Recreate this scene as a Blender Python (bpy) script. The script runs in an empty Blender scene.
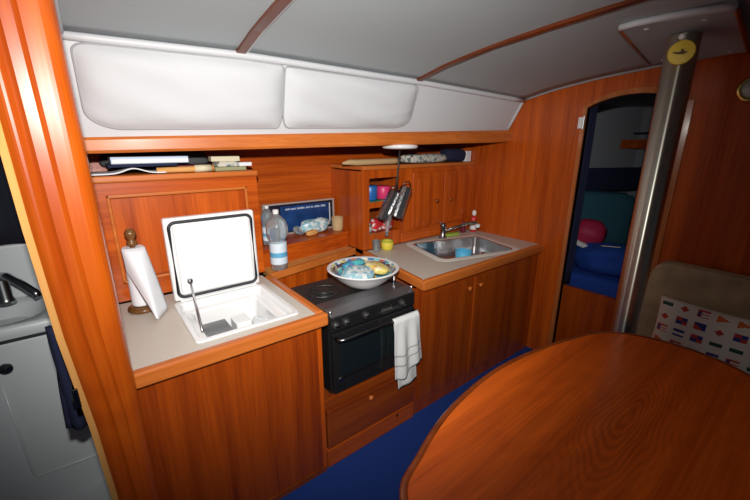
import bpy, bmesh, math, random
from mathutils import Vector, Matrix
random.seed(7)
SC = bpy.context.scene
COL = SC.collection
R = math.radians
PI = math.pi

# ------------------------------------------------------------------ camera
cam_d = bpy.data.cameras.new('camera')
cam_d.sensor_width = 36.0
cam_d.lens = 363.7 / 750 * 36.0
cam_d.clip_start = 0.02
cam = bpy.data.objects.new('camera', cam_d)
COL.objects.link(cam)
cam.location = (0, 0, 1.6)
cam.rotation_euler = (R(90 - 16.09), 0, R(52.07 - 90))
SC.camera = cam

# ------------------------------------------------------------------ world, lights, exposure
w = bpy.data.worlds.new('world'); SC.world = w; w.use_nodes = True
w.node_tree.nodes['Background'].inputs[0].default_value = (0.75, 0.85, 1.0, 1)
w.node_tree.nodes['Background'].inputs[1].default_value = 0.03
SC.view_settings.view_transform = 'Standard'
SC.view_settings.look = 'None'
SC.view_settings.gamma = 1.0
SC.view_settings.exposure = 0.0
SC.view_settings.use_curve_mapping = False
# the photographer's flash, on the camera's hot shoe, turned a little up and to the left
fl = bpy.data.lights.new('camera_flash', 'SPOT')
fl.energy = 222; fl.spot_size = R(107); fl.spot_blend = 1.0; fl.shadow_soft_size = 0.02
fl.color = (1.0, 0.97, 0.93)
flo = bpy.data.objects.new('camera_flash', fl); COL.objects.link(flo)
flo.location = (0.0, 0.0, 1.79)
def aim(o, tgt):
    d = Vector(tgt) - o.location
    o.rotation_euler = d.to_track_quat('-Z', 'Y').to_euler()
aim(flo, (0.90, 1.70, 1.52))

# ------------------------------------------------------------------ materials
def mat(name, col, rough=0.5, metal=0.0, coat=0.0, emis=None, trans=0.0, bump=0.0, bscale=40, spec=None, var=0.0, vscale=8):
    m = bpy.data.materials.new(name); m.use_nodes = True
    nt = m.node_tree; b = nt.nodes['Principled BSDF']
    b.inputs['Base Color'].default_value = (*col, 1)
    b.inputs['Roughness'].default_value = rough
    b.inputs['Metallic'].default_value = metal
    b.inputs['Coat Weight'].default_value = coat
    b.inputs['Coat Roughness'].default_value = 0.15
    b.inputs['Transmission Weight'].default_value = trans
    if spec is not None: b.inputs['Specular IOR Level'].default_value = spec
    tc = nt.nodes.new('ShaderNodeTexCoord')
    if var:
        n = nt.nodes.new('ShaderNodeTexNoise'); n.inputs['Scale'].default_value = vscale; n.inputs['Detail'].default_value = 6
        nt.links.new(tc.outputs['Object'], n.inputs['Vector'])
        r = nt.nodes.new('ShaderNodeValToRGB')
        r.color_ramp.elements[0].position = 0.3; r.color_ramp.elements[1].position = 0.7
        r.color_ramp.elements[0].color = (*[max(0, c * (1 - var)) for c in col], 1)
        r.color_ramp.elements[1].color = (*[min(1, c * (1 + var)) for c in col], 1)
        nt.links.new(n.outputs['Fac'], r.inputs['Fac']); nt.links.new(r.outputs['Color'], b.inputs['Base Color'])
    if bump:
        n = nt.nodes.new('ShaderNodeTexNoise'); n.inputs['Scale'].default_value = bscale; n.inputs['Detail'].default_value = 4
        nt.links.new(tc.outputs['Object'], n.inputs['Vector'])
        bp = nt.nodes.new('ShaderNodeBump'); bp.inputs['Strength'].default_value = bump; bp.inputs['Distance'].default_value = 0.01
        nt.links.new(n.outputs['Fac'], bp.inputs['Height']); nt.links.new(bp.outputs['Normal'], b.inputs['Normal'])
    return m

def wood(name, light, dark, axis='Z', rough=0.32, coat=0.25, fine=55.0, figure=0.0, ctr=(0, 0, 0), cath=None):
    m = bpy.data.materials.new(name); m.use_nodes = True
    nt = m.node_tree; b = nt.nodes['Principled BSDF']; L = nt.links.new
    tc = nt.nodes.new('ShaderNodeTexCoord')
    mp = nt.nodes.new('ShaderNodeMapping')
    s = {'X': (0.035, 1, 1), 'Y': (1, 0.035, 1), 'Z': (1, 1, 0.035)}[axis]
    mp.inputs['Scale'].default_value = s
    L(tc.outputs['Object'], mp.inputs['Vector'])
    n1 = nt.nodes.new('ShaderNodeTexNoise'); n1.inputs['Scale'].default_value = 14; n1.inputs['Detail'].default_value = 5
    n1.inputs['Roughness'].default_value = 0.6
    L(mp.outputs['Vector'], n1.inputs['Vector'])
    n2 = nt.nodes.new('ShaderNodeTexNoise'); n2.inputs['Scale'].default_value = fine * 2.2; n2.inputs['Detail'].default_value = 3
    L(mp.outputs['Vector'], n2.inputs['Vector'])
    mix = nt.nodes.new('ShaderNodeMath'); mix.operation = 'MULTIPLY_ADD'
    L(n2.outputs['Fac'], mix.inputs[0]); mix.inputs[1].default_value = 0.45
    L(n1.outputs['Fac'], mix.inputs[2])
    src = mix.outputs[0]
    if figure:
        mp2 = nt.nodes.new('ShaderNodeMapping')
        mp2.inputs['Location'].default_value = [-c for c in ctr]
        L(tc.outputs['Object'], mp2.inputs['Vector'])
        mp3 = nt.nodes.new('ShaderNodeMapping')
        mp3.inputs['Scale'].default_value = {'X': (0.3, 1, 1), 'Y': (1, .3, 1), 'Z': (1, 1, .3)}[axis]
        L(mp2.outputs['Vector'], mp3.inputs['Vector'])
        n3 = nt.nodes.new('ShaderNodeTexNoise'); n3.inputs['Scale'].default_value = 3.0; n3.inputs['Detail'].default_value = 2
        L(mp3.outputs['Vector'], n3.inputs['Vector'])
        ml = nt.nodes.new('ShaderNodeMath'); ml.operation = 'MULTIPLY'; ml.inputs[1].default_value = 70
        L(n3.outputs['Fac'], ml.inputs[0])
        sn = nt.nodes.new('ShaderNodeMath'); sn.operation = 'SINE'; L(ml.outputs[0], sn.inputs[0])
        ad = nt.nodes.new('ShaderNodeMath'); ad.operation = 'MULTIPLY_ADD'
        L(sn.outputs[0], ad.inputs[0]); ad.inputs[1].default_value = figure; L(src, ad.inputs[2])
        src = ad.outputs[0]
    if cath:
        # a cathedral figure: stretched rings round one spot of the veneer
        m4 = nt.nodes.new('ShaderNodeMapping'); m4.vector_type = 'TEXTURE'
        m4.inputs['Location'].default_value = cath; m4.inputs['Scale'].default_value = (3.6, 1, 1)
        L(tc.outputs['Object'], m4.inputs['Vector'])
        ln = nt.nodes.new('ShaderNodeVectorMath'); ln.operation = 'LENGTH'; L(m4.outputs['Vector'], ln.inputs[0])
        n5 = nt.nodes.new('ShaderNodeTexNoise'); n5.inputs['Scale'].default_value = 5; n5.inputs['Detail'].default_value = 2
        L(m4.outputs['Vector'], n5.inputs['Vector'])
        w1 = nt.nodes.new('ShaderNodeMath'); w1.operation = 'MULTIPLY_ADD'; L(n5.outputs['Fac'], w1.inputs[0]); w1.inputs[1].default_value = .22; L(ln.outputs['Value'], w1.inputs[2])
        w2 = nt.nodes.new('ShaderNodeMath'); w2.operation = 'MULTIPLY'; L(w1.outputs[0], w2.inputs[0]); w2.inputs[1].default_value = 420
        w3 = nt.nodes.new('ShaderNodeMath'); w3.operation = 'SINE'; L(w2.outputs[0], w3.inputs[0])
        mk = nt.nodes.new('ShaderNodeMapRange'); mk.inputs['From Min'].default_value = .05; mk.inputs['From Max'].default_value = .17
        mk.inputs['To Min'].default_value = .10; mk.inputs['To Max'].default_value = 0
        L(ln.outputs['Value'], mk.inputs['Value'])
        w4 = nt.nodes.new('ShaderNodeMath'); w4.operation = 'MULTIPLY_ADD'; L(w3.outputs[0], w4.inputs[0]); L(mk.outputs['Result'], w4.inputs[1]); L(src, w4.inputs[2])
        src = w4.outputs[0]
    r = nt.nodes.new('ShaderNodeValToRGB')
    r.color_ramp.elements[0].position = 0.50; r.color_ramp.elements[1].position = 0.95
    r.color_ramp.elements[0].color = (*dark, 1); r.color_ramp.elements[1].color = (*light, 1)
    L(src, r.inputs['Fac']); L(r.outputs['Color'], b.inputs['Base Color'])
    b.inputs['Roughness'].default_value = rough
    b.inputs['Coat Weight'].default_value = coat; b.inputs['Coat Roughness'].default_value = 0.12
    b.inputs['Specular IOR Level'].default_value = 0.35
    return m

WL, WD = (0.64, 0.120, 0.008), (0.30, 0.040, 0.003)
M = {}
M['wood_z'] = wood('varnished_teak_upright', WL, WD, 'Z')
M['wood_x'] = wood('varnished_teak_lengthwise', WL, WD, 'X')
M['wood_y'] = wood('varnished_teak_athwart', WL, WD, 'Y')
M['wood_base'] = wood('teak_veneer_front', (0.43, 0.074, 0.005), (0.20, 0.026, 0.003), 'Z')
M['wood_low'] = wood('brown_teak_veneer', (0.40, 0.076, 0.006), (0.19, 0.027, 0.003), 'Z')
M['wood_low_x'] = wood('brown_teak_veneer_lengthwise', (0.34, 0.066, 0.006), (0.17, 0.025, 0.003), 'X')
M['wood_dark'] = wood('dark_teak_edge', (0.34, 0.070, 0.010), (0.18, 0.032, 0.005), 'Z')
M['wood_batten'] = wood('dark_mahogany_batten', (0.17, 0.036, 0.008), (0.09, 0.018, 0.004), 'Y')
M['wood_trim'] = wood('solid_teak_trim', (0.66, 0.190, 0.035), (0.42, 0.100, 0.015), 'X', rough=0.36, coat=0.2)
M['wood_trim_y'] = wood('solid_teak_trim_athwart', (0.66, 0.190, 0.035), (0.42, 0.100, 0.015), 'Y', rough=0.36, coat=0.2)
M['wood_trim_z'] = wood('solid_teak_trim_upright', (0.62, 0.22, 0.07), (0.42, 0.12, 0.03), 'Z', rough=0.25, coat=0.5)
M['wood_post'] = wood('polished_teak_post', (0.44, 0.082, 0.004), (0.33, 0.050, 0.003), 'Z', rough=0.30, coat=0.35, figure=0.07)
M['wood_table'] = wood('varnished_teak_table', (0.92, 0.168, 0.012), (0.52, 0.074, 0.005), 'X', rough=0.32, coat=0.06, figure=0.03, ctr=(1.2, .3, 0), cath=(.08, .02, .705))
M['wood_pale'] = wood('pale_veneer_edge', (0.72, 0.36, 0.11), (0.55, 0.25, 0.07), 'Z')
M['wood_holder'] = wood('turned_walnut', (0.20, 0.085, 0.025), (0.10, 0.04, 0.012), 'Z', rough=.35)
M['vinyl'] = mat('grey_headliner_vinyl', (0.385, 0.43, 0.45), 0.75, bump=.06, bscale=160)
M['white_liner'] = mat('white_vinyl_liner', (0.56, 0.57, 0.59), 0.5)
M['white_fabric'] = mat('white_quilted_cloth', (0.55, 0.56, 0.58), 0.8, bump=.25, bscale=14)
M['piping'] = mat('grey_piping', (0.34, 0.34, 0.35), 0.8)
M['white'] = mat('white_plastic', (0.82, 0.83, 0.83), 0.35)
M['seal'] = mat('cream_sealant', (0.78, 0.76, 0.70), 0.7, spec=.2)
M['white_gloss'] = mat('white_enamel', (0.80, 0.80, 0.80), 0.2, coat=.3)
M['gel'] = mat('white_gelcoat', (0.63, 0.67, 0.69), 0.35, coat=.2)
M['gel_blue'] = mat('pale_blue_grey_plastic', (0.38, 0.45, 0.48), 0.3)
M['tub_liner'] = mat('icebox_liner', (0.52, 0.54, 0.55), 0.35)
M['laminate'] = mat('beige_grey_laminate', (0.58, 0.53, 0.46), 0.45, var=.06, vscale=220)
M['carpet'] = mat('blue_carpet', (0.007, 0.050, 0.30), 0.95, bump=.6, bscale=420, var=.25, vscale=200)
M['steel'] = mat('brushed_steel', (0.62, 0.63, 0.64), 0.22, 1.0)
M['chrome'] = mat('polished_chrome', (0.80, 0.78, 0.70), 0.07, 1.0)
M['chrome_dark'] = mat('grey_chrome', (0.22, 0.22, 0.23), 0.25, 1.0)
M['chrome_mid'] = mat('worn_chrome', (0.34, 0.35, 0.36), 0.28, 1.0)
M['black'] = mat('black_enamel', (0.012, 0.012, 0.013), 0.22, coat=.4)
M['black_matt'] = mat('black_iron', (0.02, 0.02, 0.02), 0.5)
M['oven_glass'] = mat('smoked_oven_glass', (0.008, 0.013, 0.015), 0.06, coat=.6)
M['gunmetal'] = mat('grey_steel_stove_top', (0.27, 0.27, 0.28), 0.34, 0.9, bump=.02)
M['rubber'] = mat('black_rubber', (0.02, 0.022, 0.03), 0.6)
M['paper'] = mat('white_paper', (0.80, 0.82, 0.86), 0.8, bump=.1, bscale=60)
M['paper_cream'] = mat('cream_paper', (0.66, 0.60, 0.42), 0.8, bump=.1, bscale=60)
M['paper_blue'] = mat('pale_blue_paper', (0.50, 0.60, 0.74), 0.6)
M['navy'] = mat('navy_cloth', (0.008, 0.012, 0.045), 0.9, bump=.4, bscale=40)
M['blackcloth'] = mat('dark_navy_cloth', (0.006, 0.007, 0.018), 0.9, bump=.4, bscale=30)
M['blue_cloth'] = mat('bright_blue_blanket', (0.010, 0.06, 0.36), 0.9, bump=.5, bscale=20)
M['teal'] = mat('dark_teal_cloth', (0.02, 0.10, 0.14), 0.9, bump=.3, bscale=20)
M['crimson'] = mat('crimson_cloth', (0.45, 0.014, 0.07), 0.6)
M['pink'] = mat('pink_plastic', (0.70, 0.04, 0.16), 0.4)
M['red'] = mat('red_plastic', (0.62, 0.02, 0.03), 0.35)
M['maroon'] = mat('maroon_cover', (0.16, 0.012, 0.03), 0.5)
M['yellow'] = mat('yellow_plastic', (0.74, 0.60, 0.06), 0.5)
M['lime'] = mat('lime_sponge', (0.36, 0.50, 0.06), 0.9, bump=.5, bscale=150)
M['green'] = mat('green_plastic', (0.06, 0.32, 0.10), 0.45)
M['sky'] = mat('sky_blue_plastic', (0.10, 0.50, 0.80), 0.5)
M['blue'] = mat('mid_blue_plastic', (0.02, 0.13, 0.42), 0.35)
M['tan'] = mat('tan_card', (0.52, 0.36, 0.18), 0.8)
M['orange_paper'] = mat('orange_tan_paper', (0.66, 0.34, 0.10), 0.7)
M['greycloth'] = mat('dark_grey_cloth', (0.07, 0.075, 0.08), 0.9, bump=.4)
M['olive'] = mat('olive_canvas', (0.30, 0.30, 0.16), 0.85, bump=.3)
M['brass'] = mat('polished_brass', (0.72, 0.52, 0.16), 0.22, 1.0)
M['glass_dim'] = mat('frosted_lamp_glass', (0.35, 0.42, 0.45), 0.15, coat=.4)
M['suede'] = mat('taupe_suede', (0.42, 0.33, 0.20), 0.95, var=.22, vscale=9, bump=.25, bscale=18)
M['disc'] = mat('yellow_dial', (0.85, 0.60, 0.02), 0.4)
M['sepia'] = mat('brown_ink', (0.13, 0.05, 0.01), 0.6)
M['clear'] = mat('clear_plastic', (0.78, 0.84, 0.88), 0.10, trans=0.85)
M['label_w'] = mat('white_label', (0.72, 0.82, 0.90), 0.5)
M['label_b'] = mat('blue_label_band', (0.12, 0.42, 0.66), 0.5)
M['poster'] = mat('deep_blue_print', (0.008, 0.045, 0.17), 0.35, var=.35, vscale=12)
M['poster_dk'] = mat('black_navy_mount', (0.008, 0.010, 0.025), 0.35)
M['poster_fr'] = mat('grey_frame', (0.42, 0.32, 0.28), 0.5)
M['ink_w'] = mat('white_print', (0.55, 0.62, 0.75), 0.6)
M['cotton'] = mat('white_cotton', (0.76, 0.77, 0.76), 0.95, bump=.4, bscale=220)
M['cotton_gr'] = mat('grey_stripe', (0.40, 0.42, 0.42), 0.95, bump=.4, bscale=220)
M['pillow'] = mat('off_white_cotton', (0.74, 0.71, 0.62), 0.9, bump=.2, bscale=60)
M['f_red'] = mat('flag_red', (0.50, 0.05, 0.03), 0.9)
M['f_blue'] = mat('flag_blue', (0.02, 0.04, 0.22), 0.9)
M['f_green'] = mat('flag_dark_green', (0.02, 0.08, 0.06), 0.9)
M['f_black'] = mat('flag_black', (0.012, 0.012, 0.015), 0.9)
M['f_or'] = mat('flag_orange', (0.62, 0.15, 0.03), 0.9)
M['shaded_liner'] = mat('shaded_white_lining', (0.30, 0.32, 0.35), 0.8)  # white forecabin lining, the dimness in there mixed into its colour

def speckle(name, cols, scale, rough=.5):
    m = bpy.data.materials.new(name); m.use_nodes = True
    nt = m.node_tree; b = nt.nodes['Principled BSDF']; L = nt.links.new
    tc = nt.nodes.new('ShaderNodeTexCoord')
    v = nt.nodes.new('ShaderNodeTexVoronoi'); v.inputs['Scale'].default_value = scale
    L(tc.outputs['Object'], v.inputs['Vector'])
    sp = nt.nodes.new('ShaderNodeSeparateColor'); L(v.outputs['Color'], sp.inputs['Color'])
    r = nt.nodes.new('ShaderNodeValToRGB'); r.color_ramp.interpolation = 'CONSTANT'
    els = r.color_ramp.elements
    els[0].position = 0; els[0].color = (*cols[0], 1)
    els[1].position = 1 / len(cols); els[1].color = (*cols[1], 1)
    for i in range(2, len(cols)):
        e = els.new(i / len(cols)); e.color = (*cols[i], 1)
    L(sp.outputs['Red'], r.inputs['Fac']); L(r.outputs['Color'], b.inputs['Base Color'])
    b.inputs['Roughness'].default_value = rough
    return m
M['bowl_in'] = speckle('painted_bowl_inside', [(.10, .36, .50), (.60, .66, .62), (.62, .50, .12), (.05, .16, .34), (.12, .45, .45), (.66, .62, .50), (.40, .12, .06)], 34, .2)
M['bowl_band'] = speckle('painted_bowl_band', [(.04, .05, .14), (.30, .30, .34), (.10, .05, .04), (.42, .36, .22)], 60, .2)
M['pattern_cloth'] = speckle('patterned_grey_cloth', [(.50, .52, .50), (.10, .13, .13), (.36, .40, .38), (.60, .55, .45)], 60, .8)
M['pack_blue'] = speckle('pale_blue_wrapper', [(.35, .55, .62), (.62, .72, .74), (.20, .45, .55), (.75, .80, .80)], 45, .25)
M['pack_teal'] = speckle('teal_wrapper', [(.05, .36, .48), (.10, .20, .48), (.10, .50, .50)], 40, .3)
M['pack_yellow'] = speckle('yellow_wrapper', [(.75, .60, .16), (.80, .72, .45), (.70, .40, .10), (.78, .66, .20)], 40, .35)
M['red_white'] = speckle('red_and_white_wrapper', [(.62, .02, .03), (.50, .02, .03), (.75, .70, .68), (.60, .03, .04)], 50, .35)

def aniso(m, a, rot):
    nt = m.node_tree; b = nt.nodes['Principled BSDF']
    t = nt.nodes.new('ShaderNodeTangent'); t.direction_type = 'RADIAL'; t.axis = 'Z'
    nt.links.new(t.outputs['Tangent'], b.inputs['Tangent'])
    b.inputs['Anisotropic'].default_value = a; b.inputs['Anisotropic Rotation'].default_value = rot
M['mast'] = mat('polished_mast_steel', (0.70, 0.68, 0.58), 0.36, 1.0); aniso(M['mast'], 1.0, 0.25)
# ------------------------------------------------------------------ mesh helpers
ORG = {}
def fin(name, bm, m, parent=None, smooth=False, sub=0, bev=0.0, kind=None, solid=0.0):
    """link bm (world coordinates of an unrotated thing) as ONE mesh object under parent"""
    o_org = ORG.get(parent.name, Vector((0, 0, 0))) if parent else Vector((0, 0, 0))
    bmesh.ops.translate(bm, verts=bm.verts, vec=-o_org)
    bmesh.ops.recalc_face_normals(bm, faces=bm.faces)
    me = bpy.data.meshes.new(name); bm.to_mesh(me); bm.free()
    ms = m if isinstance(m, (list, tuple)) else [m]
    for x in ms: me.materials.append(x)
    if smooth:
        for p in me.polygons: p.use_smooth = True
    o = bpy.data.objects.new(name, me); COL.objects.link(o)
    if parent: o.parent = parent
    ORG[o.name] = o_org
    if solid:
        md = o.modifiers.new('solid', 'SOLIDIFY'); md.thickness = solid; md.offset = 0
    if bev:
        md = o.modifiers.new('bevel', 'BEVEL'); md.width = bev; md.segments = 3; md.limit_method = 'ANGLE'; md.angle_limit = R(35)
    if sub:
        md = o.modifiers.new('sub', 'SUBSURF'); md.levels = sub; md.render_levels = sub
    if kind: o['kind'] = kind
    return o
def thing(name, label, cat, loc, group=None):
    o = bpy.data.objects.new(name, None); COL.objects.link(o); o.location = loc
    o.empty_display_size = .05
    o['label'] = label; o['category'] = cat
    if group: o['group'] = group
    ORG[o.name] = Vector(loc)
    return o
def tag(o, label, cat, group=None):
    o['label'] = label; o['category'] = cat
    if group: o['group'] = group
    return o
def single(name, bm, m, loc, label, cat, group=None, **k):
    """a thing that is one mesh, origin at loc"""
    ORG['__tmp'] = Vector(loc)
    bmesh.ops.translate(bm, verts=bm.verts, vec=-Vector(loc))
    o = fin(name, bm, m, None, **k)
    o.location = loc; ORG[o.name] = Vector(loc)
    return tag(o, label, cat, group)
def B(): return bmesh.new()
def box(bm, x0, x1, y0, y1, z0, z1, mi=0):
    vs = [bm.verts.new(p) for p in [(x0,y0,z0),(x1,y0,z0),(x1,y1,z0),(x0,y1,z0),(x0,y0,z1),(x1,y0,z1),(x1,y1,z1),(x0,y1,z1)]]
    for f in [(0,3,2,1),(4,5,6,7),(0,1,5,4),(1,2,6,5),(2,3,7,6),(3,0,4,7)]:
        fc = bm.faces.new([vs[i] for i in f]); fc.material_index = mi
    return bm
def bx(x0, x1, y0, y1, z0, z1): return box(B(), x0, x1, y0, y1, z0, z1)
def obox(bm, c, size, rot):
    """box centred on c, rotated by Euler rot (x,y,z)"""
    mtx = Matrix.Translation(c) @ __import__('mathutils').Euler(rot).to_matrix().to_4x4()
    vs = []
    for sx, sy, sz in [(-1,-1,-1),(1,-1,-1),(1,1,-1),(-1,1,-1),(-1,-1,1),(1,-1,1),(1,1,1),(-1,1,1)]:
        vs.append(bm.verts.new(mtx @ Vector((sx*size[0]/2, sy*size[1]/2, sz*size[2]/2))))
    for f in [(0,3,2,1),(4,5,6,7),(0,1,5,4),(1,2,6,5),(2,3,7,6),(3,0,4,7)]: bm.faces.new([vs[i] for i in f])
    return bm
def plate(outer, holes=(), z0=0, z1=0.02, f=lambda x, y, z: (x, y, z)):
    """polygon with holes, extruded z0..z1; f maps (x,y,z)"""
    bm = B(); es = []; loops = []
    for lp in [outer] + list(holes):
        vs = [bm.verts.new((p[0], p[1], z0)) for p in lp]; loops.append(vs)
        es += [bm.edges.new((vs[i], vs[(i+1) % len(vs)])) for i in range(len(vs))]
    bmesh.ops.triangle_fill(bm, use_beauty=True, use_dissolve=False, edges=es)
    geo = bmesh.ops.extrude_face_region(bm, geom=list(bm.faces))
    bmesh.ops.translate(bm, verts=[g for g in geo['geom'] if isinstance(g, bmesh.types.BMVert)], vec=(0, 0, z1 - z0))
    for v in bm.verts: v.co = f(*v.co)
    return bm
def lathe(prof, c, n=24, bm=None, cap=True, mis=None):
    """prof: (radius, height) bottom to top around a vertical axis through c"""
    bm = bm or B(); rings = []
    for r, h in prof:
        if r < 1e-5: rings.append([bm.verts.new((c[0], c[1], c[2] + h))])
        else: rings.append([bm.verts.new((c[0] + r*math.cos(2*PI*i/n), c[1] + r*math.sin(2*PI*i/n), c[2] + h)) for i in range(n)])
    for k in range(len(rings) - 1):
        a, b = rings[k], rings[k+1]; mi = mis[k] if mis else 0
        for i in range(n):
            j = (i + 1) % n
            if len(a) == 1 and len(b) == 1: continue
            if len(a) == 1: fc = bm.faces.new((a[0], b[j], b[i]))
            elif len(b) == 1: fc = bm.faces.new((a[i], a[j], b[0]))
            else: fc = bm.faces.new((a[i], a[j], b[j], b[i]))
            fc.material_index = mi
    if cap:
        if len(rings[0]) > 1: bm.faces.new(rings[0][::-1])
        if len(rings[-1]) > 1: bm.faces.new(rings[-1])
    return bm
def turn(bm, c, rot):
    """rotate bm's verts about c"""
    m = __import__('mathutils').Euler(rot).to_matrix()
    bmesh.ops.rotate(bm, verts=bm.verts, cent=c, matrix=m); return bm
def tube(pts, r, n=10, bm=None, closed=False):
    bm = bm or B(); P = [Vector(p) for p in pts]; rings = []
    N = len(P)
    for k in range(N):
        if closed: t = (P[(k+1) % N] - P[k-1])
        else: t = P[min(k+1, N-1)] - P[max(k-1, 0)]
        t.normalize()
        u = t.cross(Vector((0, 0, 1)));
        if u.length < 1e-3: u = t.cross(Vector((0, 1, 0)))
        u.normalize(); v = t.cross(u)
        rr = r[k] if isinstance(r, (list, tuple)) else r
        rings.append([bm.verts.new(P[k] + rr*(math.cos(2*PI*i/n)*u + math.sin(2*PI*i/n)*v)) for i in range(n)])
    for k in range(N if closed else N - 1):
        a, b = rings[k], rings[(k+1) % N]
        for i in range(n):
            j = (i+1) % n; bm.faces.new((a[i], a[j], b[j], b[i]))
    if not closed: bm.faces.new(rings[0][::-1]); bm.faces.new(rings[-1])
    return bm
def rrect(cx, cy, w, d, r, n=5, ang=0.0):
    o = []
    for sx, sy, a0 in [(1,-1,-90),(1,1,0),(-1,1,90),(-1,-1,180)]:
        for k in range(n+1):
            a = R(a0 + 90*k/n)
            o.append((sx*(w/2-r) + r*math.cos(a), sy*(d/2-r) + r*math.sin(a)))
    ca, sa = math.cos(ang), math.sin(ang)
    return [(cx + x*ca - y*sa, cy + x*sa + y*ca) for x, y in o]
def loft(loops, bm=None, cap0=False, cap1=False):
    bm = bm or B(); rings = [[bm.verts.new(p) for p in l] for l in loops]; n = len(rings[0])
    for a, b in zip(rings, rings[1:]):
        for i in range(n):
            j = (i+1) % n; bm.faces.new((a[i], a[j], b[j], b[i]))
    if cap0: bm.faces.new(rings[0][::-1])
    if cap1: bm.faces.new(rings[-1])
    return bm
def grid(fn, nu, nv, bm=None, mi=None):
    bm = bm or B()
    g = [[bm.verts.new(fn(i/nu, j/nv)) for j in range(nv+1)] for i in range(nu+1)]
    for i in range(nu):
        for j in range(nv):
            f = bm.faces.new((g[i][j], g[i+1][j], g[i+1][j+1], g[i][j+1]))
            if mi: f.material_index = mi(i/nu, j/nv)
    return bm
def puffy(c, size, rot=(0, 0, 0), p=3.0, n=14, noise=0.0, seed=0):
    """rounded cushion / bag shape"""
    bm = B(); rnd = random.Random(seed)
    bmesh.ops.create_uvsphere(bm, u_segments=n*2, v_segments=n, radius=1)
    ph = [rnd.uniform(0, 6) for _ in range(6)]
    for v in bm.verts:
        x, y, z = v.co
        k = (abs(x)**p + abs(y)**p + abs(z)**p) ** (-1/p)
        q = 1 + noise*(math.sin(5*x+ph[0]) * math.cos(4*y+ph[1]) + math.sin(7*z+ph[2]+3*x)*.6 + math.sin(11*y+9*x+ph[3])*.4)
        v.co = (x*k*q*size[0]/2, y*k*q*size[1]/2, z*k*q*size[2]/2)
    m = Matrix.Translation(c) @ __import__('mathutils').Euler(rot).to_matrix().to_4x4()
    bmesh.ops.transform(bm, matrix=m, verts=bm.verts)
    return bm
def spline(pts, per=6, closed=True):
    out = []; n = len(pts)
    for i in range(n if closed else n - 1):
        p0, p1, p2, p3 = [Vector(pts[(i+k) % n] if closed else pts[min(max(i+k, 0), n-1)]) for k in (-1, 0, 1, 2)]
        for k in range(per):
            t = k/per
            out.append(tuple(0.5*((2*p1) + (-p0+p2)*t + (2*p0-5*p1+4*p2-p3)*t*t + (-p0+3*p1-3*p2+p3)*t**3)))
    if not closed: out.append(tuple(pts[-1]))
    return out
def lerp(a, b, t): return a + (b - a) * t
def interp(tab, x):
    if x <= tab[0][0]: return tab[0][1]
    for (a, fa), (b, fb) in zip(tab, tab[1:]):
        if x <= b: return lerp(fa, fb, (x - a)/(b - a))
    (a, fa), (b, fb) = tab[-2:]
    return fb + (fb - fa)/(b - a)*(x - b) * 0.3

# ------------------------------------------------------------------ the room shell
XB = 2.63                                   # aft face of the forward bulkhead
def e_y(X): return 1.87 - 0.108*X           # where the headlining meets the coachroof side
def e_z(X): return interp([(0, 1.997), (.65, 2.003), (1.63, 1.971), (2.63, 1.92)], X)
def b_y(X): return 1.95 - 0.095*X           # foot of the coachroof side
def b_z(X): return 1.63 + 0.031*X
def rise(d): return interp([(0, 0), (.22, .047), (.5, .085), (.8, .108), (1.1, .124), (1.6, .138), (2.2, .142), (3.0, .138)], d)
def ceil_pt(X, d, off=0.0): return (X, e_y(X) - d, e_z(X) + rise(d) - off)

fin('floor', bx(-1.2, 2.7, -1.4, 2.45, -0.04, 0.0), M['carpet'], kind='structure')

bm = B()
ds = [0, .06, .12, .2, .3, .42, .6, .8, 1.0, 1.3, 1.7, 2.2, 3.0]
xs = [-.05 + (XB + .05)*i/26 for i in range(27)]
g = [[bm.verts.new(ceil_pt(x, d)) for d in ds] for x in xs]
for i in range(len(xs)-1):
    for j in range(len(ds)-1): bm.faces.new((g[i][j], g[i][j+1], g[i+1][j+1], g[i+1][j]))
c = fin('ceiling', bm, M['vinyl'], smooth=True, kind='structure')
md = c.modifiers.new('s', 'SOLIDIFY'); md.thickness = .03; md.offset = 1

# teak battens across the headlining
def batten(name, X, slant):
    bm = B(); n = 40; hw = .019 if X < 1 else .014
    rows = []
    for i in range(n+1):
        d = 0.005 + 2.9*i/n
        x = X + slant*d
        rows.append([bm.verts.new(ceil_pt(x + s*hw, d, o)) for s, o in ((-1, -.002), (-1, .014), (1, .014), (1, -.002))])
    for a, b in zip(rows, rows[1:]):
        for k in range(4):
            l = (k+1) % 4; bm.faces.new((a[k], a[l], b[l], b[k]))
    bm.faces.new(rows[0]); bm.faces.new(rows[-1][::-1])
    fin(name, bm, M['wood_batten'], kind='structure')
    bm = B(); rows = []
    for i in range(n+1):
        d = 0.005 + 2.9*i/n; x = X + slant*d + hw + .006
        rows.append([bm.verts.new(ceil_pt(x + s*.006, d, o)) for s, o in ((-1, -.002), (-1, .008), (1, .008), (1, -.002))])
    for a, b in zip(rows, rows[1:]):
        for k in range(4):
            l = (k+1) % 4; bm.faces.new((a[k], a[l], b[l], b[k]))
    bm.faces.new(rows[0]); bm.faces.new(rows[-1][::-1])
    fin(name.replace('_1', '_3').replace('_2', '_4'), bm, M['white_liner'], kind='structure')
batten('trim_1', .635, 0.0); batten('trim_2', 1.635, -0.01)

# coachroof side: a leaning white panel with a rounded lip where it meets the headlining
def side_pt(X, v, out=0.0): return (X, lerp(b_y(X), e_y(X), v) - out*.97, lerp(b_z(X), e_z(X), v) - out*.22)
bm = grid(lambda u, v: side_pt(lerp(-.05, XB, u), v), 20, 4)
o = fin('wall_port', bm, M['white_liner'], kind='structure'); md = o.modifiers.new('s', 'SOLIDIFY'); md.thickness = .02; md.offset = 1 
bm = tube([side_pt(lerp(-.04, XB-.01, i/20), .965, .004) for i in range(21)], .016, 10)
fin('trim_5', bm, M['white_liner'], smooth=True, kind='structure')
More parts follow.
